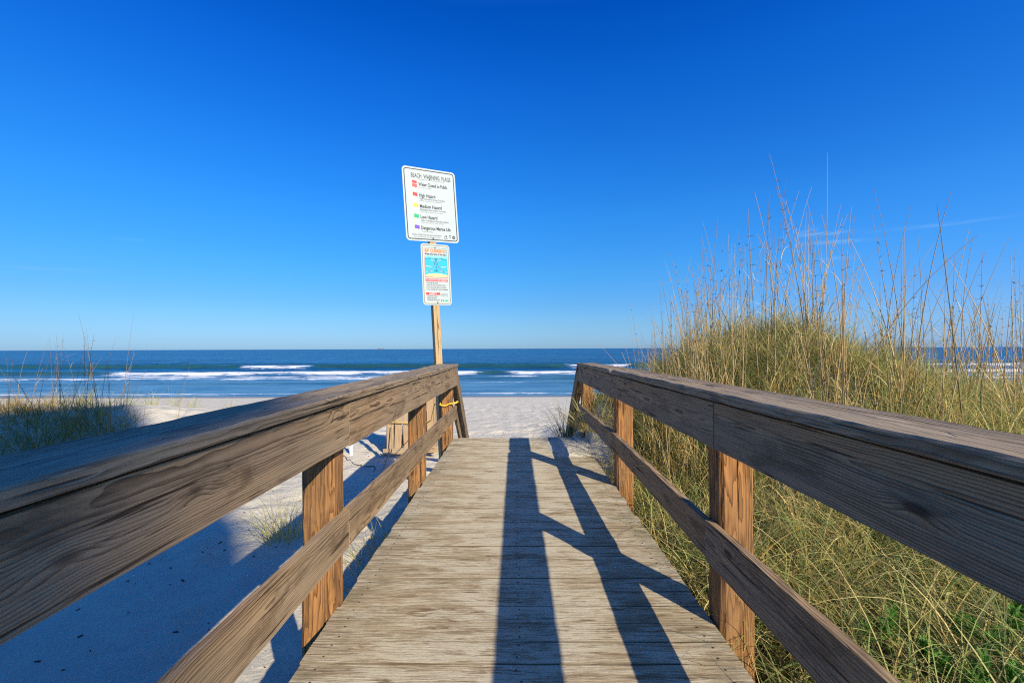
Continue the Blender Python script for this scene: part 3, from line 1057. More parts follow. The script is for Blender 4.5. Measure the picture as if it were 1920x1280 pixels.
# three small emblems
P1.stroke([(0.565, 0.062), (0.58, 0.092), (0.60, 0.10)], 0.007, 1, GI)
P1.stroke([(0.57, 0.055), (0.625, 0.055)], 0.007, 1, GI)
P1.fill([(0.60 + 0.012 * math.cos(a), 0.085 + 0.012 * math.sin(a)) for a in np.linspace(0, 6.0, 9)], 1, IK)
P1.rect(0.648, 0.088, 0.670, 0.106, 1, IK)
P1.fill([(0.650, 0.075), (0.659, 0.058), (0.668, 0.075)], 1, IK)
P1.fill([(0.718 + 0.025 * math.cos(a), 0.080 + 0.025 * math.sin(a)) for a in np.linspace(0, 2 * math.pi, 14)[:-1]], 1, IK)
P1.stroke([(0.704, 0.086), (0.716, 0.074), (0.734, 0.088)], 0.007, 2, WH)
# board hung a little square to the pole, top of the pole behind it
bz = 2.82 + 0.0
o1 = P1.mb.build('warning_board', PM, sign)
o1.location = (0.005, -0.052, 3.79)
o1.scale = (1.04, 1.0, 1.05)
o1.rotation_euler = (0, R(-0.9), 0)

W2, H2 = 0.43, 0.855
P2 = Panel(W2, H2, PM)
P2.plate(0.045, WH)
P2.border(0.017, 0.007, 0.034, 1, GI)
P2.border(0.026, 0.004, 0.022, 1, TN)
P2.stroke([(0.046, 0.80), (0.384, 0.80)], 0.004, 1, TE)
for u in (0.046, 0.384):
    P2.stroke([(u, 0.385), (u, 0.80)], 0.005, 1, OR if u < 0.2 else TE)
P2.text('RIP CURRENTS', 0.058, 0.738, 0.062, 1, OR, 0.314, 0.003)
P2.text('Break the Grip of the Rip!', 0.060, 0.700, 0.036, 1, IK, 0.308, 0.0012)
P2.rect(0.049, 0.390, 0.381, 0.690, 1, SB)
P2.rect(0.049, 0.655, 0.381, 0.690, 2, PB)
P2.fill([(0.049, 0.390), (0.381, 0.390), (0.381, 0.425), (0.300, 0.440), (0.215, 0.447), (0.130, 0.440), (0.049, 0.420)], 2, TN)
for sgn in (-1, 1):
    cx = 0.215
    curve = [(cx + sgn * (0.018 + 0.120 * (1 - math.cos(q)) ** 1.2), 0.455 + 0.15 * (1 - q / 1.5) + 0.0) for q in np.linspace(1.5, 0, 10)]
    P2.stroke(curve, 0.020, 3, PB)
    P2.stroke(curve, 0.006, 4, IK)
    up = [(cx + sgn * (0.018 + 0.05 * q * q), 0.600 + 0.035 * q) for q in np.linspace(0, 1, 5)]
    P2.stroke(up, 0.013, 3, WH)
    P2.stroke([(cx + sgn * 0.075, 0.535), (cx + sgn * 0.150, 0.537)], 0.012, 3, WH)
    P2.stroke([(cx + sgn * 0.05, 0.648), (cx + sgn * 0.09, 0.655), (cx + sgn * 0.15, 0.645)], 0.012, 3, TE)
    P2.stroke([(cx + sgn * 0.06, 0.475), (cx + sgn * 0.15, 0.462)], 0.008, 3, WH)
P2.stroke([(0.215, 0.47), (0.215, 0.63)], 0.006, 3, IK)
P2.fill([(0.203, 0.615), (0.227, 0.615), (0.215, 0.640)], 4, IK)
P2.stroke([(0.195, 0.650), (0.235, 0.650)], 0.008, 4, IK)
P2.stroke([(0.190, 0.478), (0.240, 0.478)], 0.006, 4, IK)
P2.stroke([(0.049, 0.388), (0.381, 0.388)], 0.005, 3, RD)
P2.rect(0.049, 0.330, 0.381, 0.366, 1, RD)
P2.text('IF CAUGHT IN A RIP CURRENT', 0.058, 0.339, 0.028, 2, WH, 0.314, 0.0012)
for i, (s_, fit) in enumerate((('Don\u2019t fight the current', 0.16), ('Swim out of the current, then to shore', 0.27), ('If you can\u2019t escape, float or tread water', 0.28), ('If you need help, call or wave for assistance', 0.305))):
    v = 0.302 - i * 0.030
    P2.fill([(0.058, v + 0.008), (0.063, v + 0.003), (0.068, v + 0.008), (0.063, v + 0.013)], 1, IK)
    P2.text(s_, 0.074, v, 0.024, 1, IK, fit, 0.0005)
P2.rect(0.049, 0.142, 0.255, 0.175, 1, RD)
P2.text('SAFETY', 0.095, 0.149, 0.031, 2, WH, 0.115, 0.0015)
for i, (s_, fit) in enumerate((('Know how to swim', 0.14), ('Never swim alone', 0.13), ('If in doubt, don\u2019t go out', 0.17))):
    v = 0.116 - i * 0.026
    P2.fill([(0.058, v + 0.008), (0.063, v + 0.003), (0.068, v + 0.008), (0.063, v + 0.013)], 1, IK)
    P2.text(s_, 0.074, v, 0.024, 1, IK, fit, 0.0005)
for i in range(3):
    P2.text('More information about rip currents', 0.262, 0.158 - i * 0.018, 0.014, 1, GI, 0.11)
P2.fill([(0.268, 0.05), (0.283, 0.05), (0.283, 0.078), (0.268, 0.078)], 1, TE)
P2.stroke([(0.296, 0.052), (0.314, 0.076)], 0.005, 1, IK)
P2.stroke([(0.314, 0.052), (0.296, 0.076)], 0.005, 1, IK)
P2.fill([(0.325, 0.05), (0.365, 0.05), (0.362, 0.08), (0.340, 0.072)], 1, GR)
P2.stroke([(0.374, 0.05), (0.374, 0.08)], 0.004, 1, GR)
o2 = P2.mb.build('rip_current_board', PM, sign)
o2.location = (0.02, -0.052, 2.85)
o2.scale = (1.055, 1.0, 1.06)
o2.rotation_euler = (0, R(0.3), 0)
for (z, x) in ((2.89, 0.02), (3.70, 0.02), (3.84, 0.0), (4.72, -0.01)):
    mb = MB()
    mb.tube([(x, -0.054, z), (x, -0.066, z)], 0.010, 8)
    mb.build('bolt', M['metal'], sign)

# blown sand drifted over the far right corner of the boards
for di, (dxc, dyc, rx_, ry_, hh) in enumerate(((0.74, 6.05, 0.34, 0.60, 0.030),)):
    ax_ = np.linspace(-1.25, 1.25, 56)
    U, W_ = np.meshgrid(ax_, ax_)
    rr = np.sqrt(U ** 2 + W_ ** 2) + (fbm(U * 2.2 + di * 9, W_ * 3.4, 4, 70 + di) - 0.47) * 0.9 + 2.5 * np.clip(np.maximum(np.abs(U), np.abs(W_)) - 0.8, 0, 1)
    Zd = 0.0016 + np.clip(1 - rr, -0.6, 1) * hh + (fbm(U * 11, W_ * 15, 3, 80) - 0.42) * 0.012
    xs_ = np.clip(dxc + ax_ * rx_, DL + 0.012, DR - 0.012)
    dr = grid_obj('sand_drift', xs_, dyc + ax_ * ry_, Zd, M['sand'])
    tag(dr, 'pale blown sand drifted over the far right corner of the deck', kind='stuff')

# ------------------------------------------------------------------ rope, bin, stake, cord
rope = MB()


def twist(mb, pts, r):
    mb.tube(pts, r, 6, 0)


px, py = IL - T - PS / 2 - 0.002, 6.54
ring = []
for i in range(33):
    a = 2 * math.pi * i / 32
    hx = np.clip(1.35 * math.cos(a), -1, 1) * (PS / 2 + 0.014)
    hy = np.clip(1.35 * math.sin(a), -1, 1) * (PS / 2 + 0.014)
    ring.append((px - 0.0 + hx, py + hy, 0.515 + 0.018 * math.cos(a * 2 + 0.4) + 0.015 * (hx > 0)))
# the rope pulls the inner strand across the face of the lower rail
ring = [(x + (0.052 if x > px + 0.05 else 0), y, z) for x, y, z in ring]
twist(rope, ring, 0.0125)
BX, BY = -2.17, 9.72
gz = float(ground_h(BX, BY))
tail = [(px - PS / 2 - 0.01, py, 0.50), (-1.35, 7.6, 0.38), (-1.6, 8.8, 0.08), (BX + 0.44, BY - 0.40, gz + 0.70), (BX + 0.30, BY - 0.52, gz + 0.68), (BX - 0.40, BY - 0.52, gz + 0.69)]
twist(rope, tail, 0.009)
hx = BX - 0.36
rope_o = rope.build('yellow_rope', M['rope'])
tag(rope_o, 'yellow rope tied round the last left rail post and stretched to the wooden bin', 'rope')

bin_ = empty('slatted_bin', (BX, BY, gz), R(4))
tag(bin_, 'tan wooden slatted bin on the sand left of the boardwalk', 'bin')


def bpart(name, s, c, along, rot=None):
    mb = MB()
    mb.plank_local(s, c, rot, 0, 0.004, along, 4, 0.0008)
    return mb.build(name, M['bin'], bin_)


BWD, BDP, BH = 0.94, 0.86, 1.10
for sx2 in (-1, 1):
    for sy2 in (-1, 1):
        bpart('corner_post', (0.085, 0.085, BH + 0.02), (sx2 * (BWD / 2 - 0.05), sy2 * (BDP / 2 - 0.05), BH / 2 + 0.04), 2)
ns = 6
for i in range(ns):
    xx = -BWD / 2 + 0.07 + (BWD - 0.14) * i / (ns - 1)
    tl = Matrix.Rotation(rng.normal(0, 0.02) + (0.05 if i < 2 else 0), 4, 'Y')
    for yy in (-BDP / 2 - 0.008, BDP / 2 + 0.008):
        bpart('slat', (0.135, 0.022, BH - 0.10 + rng.normal(0, 0.012)), (xx, yy, BH / 2 + 0.04 + rng.normal(0, 0.006)), 2, tl)
    yy2 = -BDP / 2 + 0.07 + (BDP - 0.14) * i / (ns - 1)
    for xx2 in (-BWD / 2 - 0.008, BWD / 2 + 0.008):
        bpart('slat', (0.022, 0.128, BH - 0.10 + rng.normal(0, 0.012)), (xx2, yy2, BH / 2 + 0.04), 2)
for yy in (-BDP / 2 - 0.042, BDP / 2 + 0.042):
    bpart('base_beam', (BWD + 0.14, 0.04, 0.12), (0, yy, 0.11), 0, Matrix.Rotation(R(-2.0), 4, 'Y'))
# a loose cord hanging from the bin and staked out on the sand
mb = MB()
gz2 = float(ground_h(-2.36, 8.1))
mb.tube([(BX - 0.29, BY - 0.60, gz + 0.66), (BX - 0.30, BY - 0.66, gz + 0.12), (-2.42, 8.75, (gz + gz2) / 2 + 0.18), (-2.37, 8.15, gz2 + 0.03), (-2.36, 8.02, gz2 - 0.04)], 0.011, 6)
o = mb.build('tan_cord', M['bin'])
tag(o, 'thin tan cord hanging from the slatted bin down to the sand', 'cord')

SXp, SYp = -3.30, 9.15
gz3 = float(ground_h(SXp, SYp))
stake = empty('white_stake', (SXp, SYp, gz3))
tag(stake, 'short white stake standing in the sand left of the slatted bin', 'stake')
mb = MB()
mb.plank_local((0.055, 0.045, 0.62), (0, 0, 0.21), None, 0, 0.004, 2, 2)
mb.build('shaft', M['pvc'], stake)
mb = MB()
mb.plank_local((0.065, 0.055, 0.04), (0, 0, 0.54), None, 0, 0.006, 2, 1)
mb.build('end_cap', M['pvc'], stake)

mb = MB()
pts = []
for i in range(26):
    f = i / 25
    x = -3.45 + 1.0 * f + 0.05 * math.sin(f * 17)
    yv = 9.05 - 0.95 * f + 0.06 * math.cos(f * 23)
    pts.append((x, yv, float(ground_h(x, yv)) + 0.012))
mb.tube(pts, [0.003 + 0.006 * rng.random() for _ in pts], 5)
o = mb.build('seaweed_string', M['cord'])
tag(o, 'dark string of dried seaweed lying on the sand beside the white stake', 'seaweed')


# ------------------------------------------------------------------ grass
def blades(base, phi, Ln, t0, curv, wid, S, colr, tipc=None, twist_=None, flop=None):
    """ribbon blades; all arrays of length n. returns V, F, C"""
    n = len(Ln)
    s = np.linspace(0, 1, S + 1)[None, :]
    th = t0[:, None] + curv[:, None] * s ** 1.4
    ds = Ln[:, None] / S
    dr = np.sin(th) * ds
    dz = np.cos(th) * ds
    r = np.cumsum(np.concatenate([np.zeros((n, 1)), dr[:, :-1]], 1), 1)
    z = np.cumsum(np.concatenate([np.zeros((n, 1)), dz[:, :-1]], 1), 1)
    ph = phi[:, None] + (twist_[:, None] * s if twist_ is not None else 0)
    cx = base[:, 0:1] + r * np.cos(ph)
    cy = base[:, 1:2] + r * np.sin(ph)
    cz = base[:, 2:3] + z
    w = wid[:, None] * (1 - s ** 2.2 * 0.92) * (0.75 + 0.5 * s * (1 - s))
    a = phi[:, None] + math.pi / 2 + (rng.normal(0, 0.5, n))[:, None]
    ux, uy, uz = np.cos(a) * w / 2, np.sin(a) * w / 2, 0.25 * w * np.sin(3 * phi[:, None])
    V = np.empty((n, S + 1, 2, 3))
    V[:, :, 0, 0], V[:, :, 0, 1], V[:, :, 0, 2] = cx - ux, cy - uy, cz - uz
    V[:, :, 1, 0], V[:, :, 1, 1], V[:, :, 1, 2] = cx + ux, cy + uy, cz + uz
    idx = np.arange(n * (S + 1) * 2).reshape(n, S + 1, 2)
    F = np.stack([idx[:, :-1, 0], idx[:, :-1, 1], idx[:, 1:, 1], idx[:, 1:, 0]], -1).reshape(-1, 4)
    tip = colr if tipc is None else tipc
    C = colr[:, None, :] * (1 - s[..., None]) + tip[:, None, :] * s[..., None]
    C = np.repeat(C[:, :, None, :], 2, 2).reshape(-1, 3)
    return V.reshape(-1, 3), F, C


def tint_mesh(name, parts, mat):
    V = np.concatenate([p[0] for p in parts])
    off = 0
    Fs = []
    for p in parts:
        Fs.append(p[1] + off)
        off += len(p[0])
    me = fast_mesh(name, V, np.concatenate(Fs), mat, True)
    C = np.concatenate([p[2] for p in parts])
    at = me.attributes.new('tint', 'FLOAT_COLOR', 'POINT')
    at.data.foreach_set('color', np.concatenate([C, np.ones((len(C), 1))], 1).astype(np.float32).ravel())
    return me


STRAW = np.array([(0.42, 0.31, 0.125), (0.50, 0.39, 0.18), (0.34, 0.235, 0.085), (0.30, 0.24, 0.105), (0.38, 0.335, 0.145)]) * np.array([1.62, 1.68, 1.48])
GREEN = np.array([(0.095, 0.145, 0.032), (0.135, 0.180, 0.045), (0.060, 0.115, 0.030), (0.175, 0.195, 0.055), (0.075, 0.105, 0.040)]) * 2.15


def cols(n, green):
    g = rng.random(n) < green
    a = STRAW[rng.integers(0, 5, n)]
    b = GREEN[rng.integers(0, 5, n)]
    c = np.where(g[:, None], b, a) * rng.uniform(0.75, 1.2, (n, 1))
    tip = np.where((rng.random(n) < 0.45)[:, None], c * 0.5 + STRAW[rng.integers(0, 5, n)] * 0.5, c)
    return c, tip


def scatter_clumps(n_cl, xr_, yr_, keep, per, Lr, green_fn, spread=0.07, wid=(0.003, 0.006), S=6, tilt=(0.05, 0.55), curv=(0.3, 2.0)):
    cx = rng.uniform(*xr_, n_cl)
    cy = rng.uniform(*yr_, n_cl)
    k = keep(cx, cy)
    cx, cy = cx[k], cy[k]
    m = len(cx)
    cnt = rng.integers(per[0], per[1], m)
    ci = np.repeat(np.arange(m), cnt)
    n = len(ci)
    bx = cx[ci] + rng.normal(0, spread, n)
    by = cy[ci] + rng.normal(0, spread, n)
    bz_ = ground_h(bx, by) - 0.02
    cl_ph = rng.uniform(0, 2 * math.pi, m)
    phi = np.where(rng.random(n) < 0.62, cl_ph[ci] + rng.normal(0, 0.45, n), rng.uniform(0, 2 * math.pi, n))
    cL = rng.uniform(0.75, 1.25, m)
    Ln = rng.uniform(*Lr, n) * cL[ci]
    t0 = rng.uniform(*tilt, n)
    cv = rng.uniform(*curv, n)
    wd = rng.uniform(*wid, n) * np.where(rng.random(n) < 0.10, 1.9, 1.0)
    g = np.clip(green_fn(cx, cy) + rng.normal(0, 0.30, m), 0.02, 0.97)[ci]
    c, tip = cols(n, g)
    tone = rng.uniform(0.62, 1.28, m)[ci][:, None]
    c, tip = c * tone, tip * tone
    return blades(np.stack([bx, by, bz_], -1), phi, Ln, t0, cv, wd, S, c, tip, rng.normal(0, 0.5, n))


def keep_r(x, y):
    off_deck = x > 1.03
    open_end = (x / y > 0.262) | (y < 5.2) | (rng.random(len(x)) < 0.35)
    return off_deck & open_end & (y > 0.25) & (x < 1.45 * y + 2.2)


def gfn(x, y):
    return np.clip(0.30 + 0.85 * (fbm(x * 0.9, y * 0.9, 3, 21) - 0.25) + 0.15 * sstep(4.5, 2.0, y), 0.1, 0.8)


def keep_g(x, y):
    return keep_r(x, y) & (fbm(x * 1.9, y * 1.9, 3, 33) > 0.345)


parts = [
    # ragged taller clumps: at the seaward end behind the rail and here and there over the mound
    scatter_clumps(210, (1.4, 2.8), (5.0, 8.0), lambda x, y: keep_r(x, y) & (x / y > 0.285), (14, 26), (0.32, 0.80), lambda x, y: np.full(len(x), 0.35), 0.07, (0.004, 0.009), 9, (0.0, 0.45), (0.2, 1.6)),
    scatter_clumps(190, (2.0, 6.5), (3.2, 7.4), keep_r, (14, 26), (0.45, 0.85), gfn, 0.06, (0.005, 0.010), 9, (0.0, 0.5), (0.3, 1.9)),
    scatter_clumps(560, (1.02, 3.4), (0.25, 3.4), keep_g, (18, 34), (0.32, 0.95), gfn, 0.07, (0.0045, 0.0095), 10, (0.05, 0.6), (0.9, 2.7)),
    scatter_clumps(1900, (1.02, 7.5), (3.0, 8.5), keep_g, (18, 28), (0.25, 0.62), gfn, 0.08, (0.0045, 0.0095), 6, (0.05, 0.6), (0.4, 2.0)),
    scatter_clumps(1300, (3.0, 12.0), (2.0, 9.0), keep_r, (14, 22), (0.28, 0.62), gfn, 0.10, (0.006, 0.010), 5, (0.05, 0.5), (0.3, 1.6)),
    scatter_clumps(420, (1.1, 2.4), (4.2, 8.2), keep_r, (20, 34), (0.20, 0.45), lambda x, y: np.full(len(x), 0.55), 0.08, (0.004, 0.008), 7, (0.1, 0.8), (0.5, 2.2)),
    # long arching dry blades lying over the rest
    scatter_clumps(330, (1.2, 4.5), (0.5, 5.5), keep_r, (3, 8), (0.7, 1.25), lambda x, y: np.full(len(x), 0.18), 0.05, (0.004, 0.0075), 10, (0.1, 0.5), (1.2, 2.6)),
    # short dead litter under it all
    scatter_clumps(1500, (1.1, 6.0), (0.25, 7.0), keep_r, (10, 18), (0.12, 0.30), lambda x, y: np.full(len(x), 0.05), 0.12, (0.003, 0.006), 4, (0.8, 1.5), (0.0, 0.8)),
]
me = tint_mesh('dune_grass', parts, M['grass'])
o = bpy.data.objects.new('dune_grass', me)
col.objects.link(o)
tag(o, 'thick straw and green dune grass covering the dune right of the boardwalk', 'grass', kind='stuff')


def tuft_mesh(name, n, Lr, rad, green, tilt, curv, wid=(0.003, 0.005), S=7, dark=1.0):
    a = rng.uniform(0, 2 * math.pi, n)
    r = rad * np.sqrt(rng.random(n))
    base = np.stack([r * np.cos(a), r * np.sin(a), np.full(n, -0.03)], -1)
    phi = a + rng.normal(0, 0.7, n)
    c, tip = cols(n, np.full(n, green))
    return tint_mesh(name, [blades(base, phi, rng.uniform(*Lr, n), rng.uniform(*tilt, n) * (0.4 + 0.6 * r / rad), rng.uniform(*curv, n), rng.uniform(*wid, n), S, c * dark, tip * dark, rng.normal(0, 0.4, n))], M['grass'])


def place(me, name, x, y, rz, s, label, cat, group=None, dz=0.0):
    o = bpy.data.objects.new(name, me)
    col.objects.link(o)
    o.location = (x, y, float(ground_h(x, y)) + dz)
    o.rotation_euler = (0, 0, rz)
    o.scale = (s, s, s)
    tag(o, label, cat, group)
    return o


# single tufts beside the boardwalk
place(tuft_mesh('wispy_grass_tuft', 170, (0.3, 1.0), 0.17, 0.85, (0.05, 0.85), (0.1, 1.0), (0.007, 0.012), 7, 0.55), 'grass_tuft', 0.86, 7.35, 0.3, 1.0,
      'wispy green grass tuft at the right foot of the stairs against the bright beach', 'grass tuft', dz=-0.05)
place(tuft_mesh('dry_grass_tuft', 170, (0.3, 0.85), 0.20, 0.15, (0.4, 1.1), (0.6, 2.0), (0.005, 0.009)), 'grass_tuft', 1.02, 6.05, 1.0, 1.0,
      'dry straw grass tuft flopping over the far right corner of the deck', 'grass tuft')
place(tuft_mesh('rail_grass_tuft', 110, (0.3, 0.7), 0.18, 0.4, (0.3, 1.1), (0.6, 2.0), (0.005, 0.009)), 'grass_tuft', 1.06, 5.25, 2.0, 1.0,
      'mixed green and dry grass tuft leaning through the right rail at the second post', 'grass tuft')
place(tuft_mesh('pale_grass_tuft', 190, (0.3, 0.9), 0.20, 0.25, (0.1, 1.0), (0.4, 1.7), (0.004, 0.007)), 'grass_tuft', -2.72, 5.35, 0.0, 1.0,
      'pale dry grass tuft in lit sand behind the nearest left post', 'grass tuft')
place(tuft_mesh('shaded_grass_tuft', 140, (0.3, 0.75), 0.26, 0.35, (0.2, 1.0), (0.3, 1.6), (0.004, 0.007)), 'grass_tuft', -1.42, 4.75, 0.0, 1.0,
      'sparse grass tuft against the deck edge between the first and second left posts', 'grass tuft')
place(tuft_mesh('small_grass_tuft', 60, (0.25, 0.6), 0.20, 0.3, (0.3, 1.1), (0.3, 1.6), (0.004, 0.006)), 'grass_tuft', -1.28, 3.95, 0.0, 1.0,
      'smallest grass tuft under the left deck edge, just beyond the nearest left post', 'grass tuft')
for i, (x, y) in enumerate(((-3.3, 5.1), (-3.7, 4.7))):
    place(tuft_mesh('stray_blades', 6, (0.3, 0.6), 0.12, 0.3, (0.9, 1.3), (0.2, 1.0), (0.003, 0.005)), 'grass_sprig', x, y, i * 1.3, 1.0,
          ('few bent grass blades on shaded sand beside the pale dry tuft', 'farthest left sprig of bent grass blades on the shaded sand')[i], 'grass sprig')

# clumps on the left dune
GL = 'grass clumps on the left dune'
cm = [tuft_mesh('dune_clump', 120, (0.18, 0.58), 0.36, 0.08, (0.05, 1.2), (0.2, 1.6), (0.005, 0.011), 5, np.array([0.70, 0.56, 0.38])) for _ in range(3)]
spots = []
for i in range(900):
    x = rng.uniform(-13.5, -6.9)
    y = rng.uniform(7.4, 10.6)
    pxx = 966 + 853 * x / y
    if -80 < pxx < 245 - 22 * max(0, y - 8.2) and all((x - a) ** 2 + (y - b) ** 2 > 0.15 for a, b in spots):
        spots.append((x, y))
    if len(spots) >= 70:
        break
for i, (x, y) in enumerate(spots):
    place(cm[i % 3], 'dune_grass_clump', x, y, rng.uniform(0, 6.28), rng.uniform(0.7, 1.3),
          'low tangled grass clump in the shaded thicket on the left dune', 'grass clump', GL)
sm_ = [tuft_mesh('crest_tuft', 26, (0.25, 0.65), 0.12, 0.40, (0.05, 0.6), (0.1, 0.9), (0.006, 0.010), 5) for _ in range(3)]
GC = 'sparse tufts on the left dune crest'
for i in range(46):
    y = rng.uniform(11.5, 17.0)
    pxx = rng.choice([rng.uniform(-30, 330), rng.uniform(120, 560)])
    x = (pxx - 966) / 853 * y
    place(sm_[i % 3], 'crest_grass_tuft', x, y, rng.uniform(0, 6.28), rng.uniform(0.6, 1.25),
          'small thin grass tuft on the sunlit sand crest of the left dune', 'grass tuft', GC)


# ---- sea oats: tall dry stalks
def stalk_geo(Ln, lean, curv, phi, r0=0.0042, bend=None):
    n = 14
    pts = []
    x = z = 0.0
    th = lean
    for i in range(n + 1):
        pts.append((x * math.cos(phi), x * math.sin(phi), z))
        th += curv / n
        if bend and i == bend[0]:
            th += bend[1]
        x += math.sin(th) * Ln / n
        z += math.cos(th) * Ln / n
    return pts


def tint_tube(mb_parts, pts, r0, r1, c, k=4):
    n = len(pts)
    V = []
    prev = None
    P = [Vector(p) for p in pts]
    for i in range(n):
        d = (P[min(i + 1, n - 1)] - P[max(i - 1, 0)]).normalized()
        a = d.orthogonal().normalized() if prev is None else (prev - d * prev.dot(d)).normalized()
        prev = a
        b = d.cross(a)
        r = r0 + (r1 - r0) * (i / (n - 1)) ** 0.8
        for j in range(k):
            t = 2 * math.pi * j / k
            V.append(tuple(P[i] + (a * math.cos(t) + b * math.sin(t)) * r))
    F = [(i * k + j, i * k + (j + 1) % k, (i + 1) * k + (j + 1) % k, (i + 1) * k + j) for i in range(n - 1) for j in range(k)]
    V = np.array(V)
    mb_parts.append((V, np.array(F), np.repeat(np.array(c)[None], len(V), 0)))


SCOL = [(0.40, 0.29, 0.13), (0.47, 0.36, 0.18), (0.32, 0.225, 0.10), (0.26, 0.18, 0.085)]


def oat_plant(nst, Lr, leanr, dark=1.0, thick=1.0, bend=None, seeds=False, leaves=5):
    """returns list of (part name, mesh)"""
    out = []
    for i in range(nst):
        pr = []
        ph = rng.uniform(0, 6.28)
        Ln = rng.uniform(*Lr)
        c = np.array(SCOL[rng.integers(0, 4)]) * dark
        b_ = bend if (bend and i == 0) else None
        pts = stalk_geo(Ln, rng.uniform(*leanr), rng.normal(0.12, 0.24), ph, bend=b_)
        ox, oy = rng.normal(0, 0.05, 2)
        pts = [(x + ox, y + oy, z - 0.05) for x, y, z in pts]
        tint_tube(pr, pts, 0.0046 * thick, 0.0010 * thick, c)
        # sheath leaves left on the stalk
        for q in range(rng.integers(1, 4)):
            j = rng.integers(2, 11)
            bs = np.array([pts[j]])
            cc = STRAW[rng.integers(0, 5, 1)]
            pr.append(blades(bs, rng.uniform(0, 6.28, 1), rng.uniform(0.15, 0.4, 1), rng.uniform(0.2, 0.7, 1), rng.uniform(0.4, 2.2, 1), np.array([0.005]), 6, cc, cc))
        if seeds or rng.random() < 0.25:
            for q in range(9):
                j = 10 + rng.integers(0, 4)
                bs = np.array([pts[j]])
                cc = np.array([(0.30, 0.21, 0.10)])
                pr.append(blades(bs, rng.uniform(0, 6.28, 1), np.array([0.05]), rng.uniform(0.6, 1.6, 1), np.array([1.0]), np.array([0.010]), 3, cc, cc))
        out.append(('stalk', tint_mesh('stalk', pr, M['stalk'])))
    n = leaves + rng.integers(0, 4)
    c, tip = cols(n, np.full(n, 0.3))
    out.append(('leaves', tint_mesh('leaves', [blades(np.stack([rng.normal(0, .05, n), rng.normal(0, .05, n), np.full(n, -0.03)], -1), rng.uniform(0, 6.28, n), rng.uniform(0.4, 0.9, n), rng.uniform(0.05, 0.35, n), rng.uniform(0.3, 1.6, n), rng.uniform(0.004, 0.007, n), 8, c, tip)], M['grass'])))
    return out


def put_plant(proto, x, y, rz, s, label, group):
    e = empty('sea_oats', (x, y, float(ground_h(x, y))), rz)
    e.scale = (s, s, s)
    tag(e, label, 'sea oats', group)
    for nm, me in proto:
        o = bpy.data.objects.new(nm, me)
        col.objects.link(o)
        o.parent = e
    return e


protos = [oat_plant(3, (1.3, 2.2), (0.0, 0.14), 1.35, 1.65) for _ in range(4)] + [oat_plant(2, (1.6, 2.5), (0.0, 0.10), 1.2, 1.6) for _ in range(4)] + \
         [oat_plant(3, (0.8, 1.5), (0.05, 0.35), 1.35, 1.4) for _ in range(4)]
GO = 'sea oats on the right dune'
LO = 'tall dry sea oats with straw stalks rising from the grassy right dune'
cnt = 0
while cnt < 185:
    pxx = rng.uniform(1215, 1990) if rng.random() < 0.8 else rng.uniform(1200, 1400)
    y = rng.uniform(4.2, 7.4)
    x = (pxx - 966) / 853 * y
    if x < 1.35:
        continue
    pr = protos[rng.integers(0, len(protos))]
    s = rng.uniform(0.68, 1.12) * (0.72 + 0.28 * float(sstep(1200, 1420, pxx)))
    put_plant(pr, x, y, rng.uniform(0, 6.28), s, LO, GO)
    cnt += 1
# stand-out plants
put_plant(oat_plant(1, (2.35, 2.4), (0.10, 0.12), 0.55, 1.8), 4.05, 4.1, 0.0, 1.0, 'tallest dark sea oats stalk leaning outward near the right edge', None)
put_plant(oat_plant(3, (0.9, 1.3), (0.0, 0.1), 1.1, 2.0, bend=(9, 1.9)), 3.35, 4.05, 2.8, 1.0, 'thick pale sea oats with a stalk snapped over halfway up', None)
put_plant(oat_plant(1, (1.25, 1.3), (0.0, 0.05), 0.9, 1.2, seeds=True), 4.55, 4.6, 0.5, 1.0, 'sea oats still carrying a drooping brown seed head near the right edge', None)
put_plant(oat_plant(2, (0.95, 1.25), (0.03, 0.15), 1.1, 1.3), 1.42, 1.98, 2.2, 0.8, 'two pale stalks right behind the nearest right post', None)
LT = 'thin short sea oats at the seaward left end of the right dune'
for (pxx, y) in ((1178, 8.6), (1196, 8.8), (1172, 9.2)):
    put_plant(protos[8 + cnt % 3], (pxx - 966) / 853 * y, y, rng.uniform(0, 6), 0.85, LT, 'sea oats at the end of the right dune')
    cnt += 1
# left dune stalks
lp = [oat_plant(2, (1.3, 2.2), (0.0, 0.22), 0.9, 1.5) for _ in range(4)]
LL = 'thin tall sea oats standing against the sea on the left dune'
for pxx in (8, 30, 52, 62, 80, 92, 103, 112, 120, 128, 142, 150, 160, 168, 182, 188, 205, 226, 232, 262, 330):
    y = rng.uniform(8.6, 11.0)
    put_plant(lp[rng.integers(0, 4)], (pxx - 966) / 853 * y, y, rng.uniform(0, 6.28), rng.uniform(0.75, 1.15) * (0.7 if pxx > 240 else 1.0), LL, 'sea oats on the left dune')

# ---- small leafy green plants in the grass, lower right
herb_parts = []


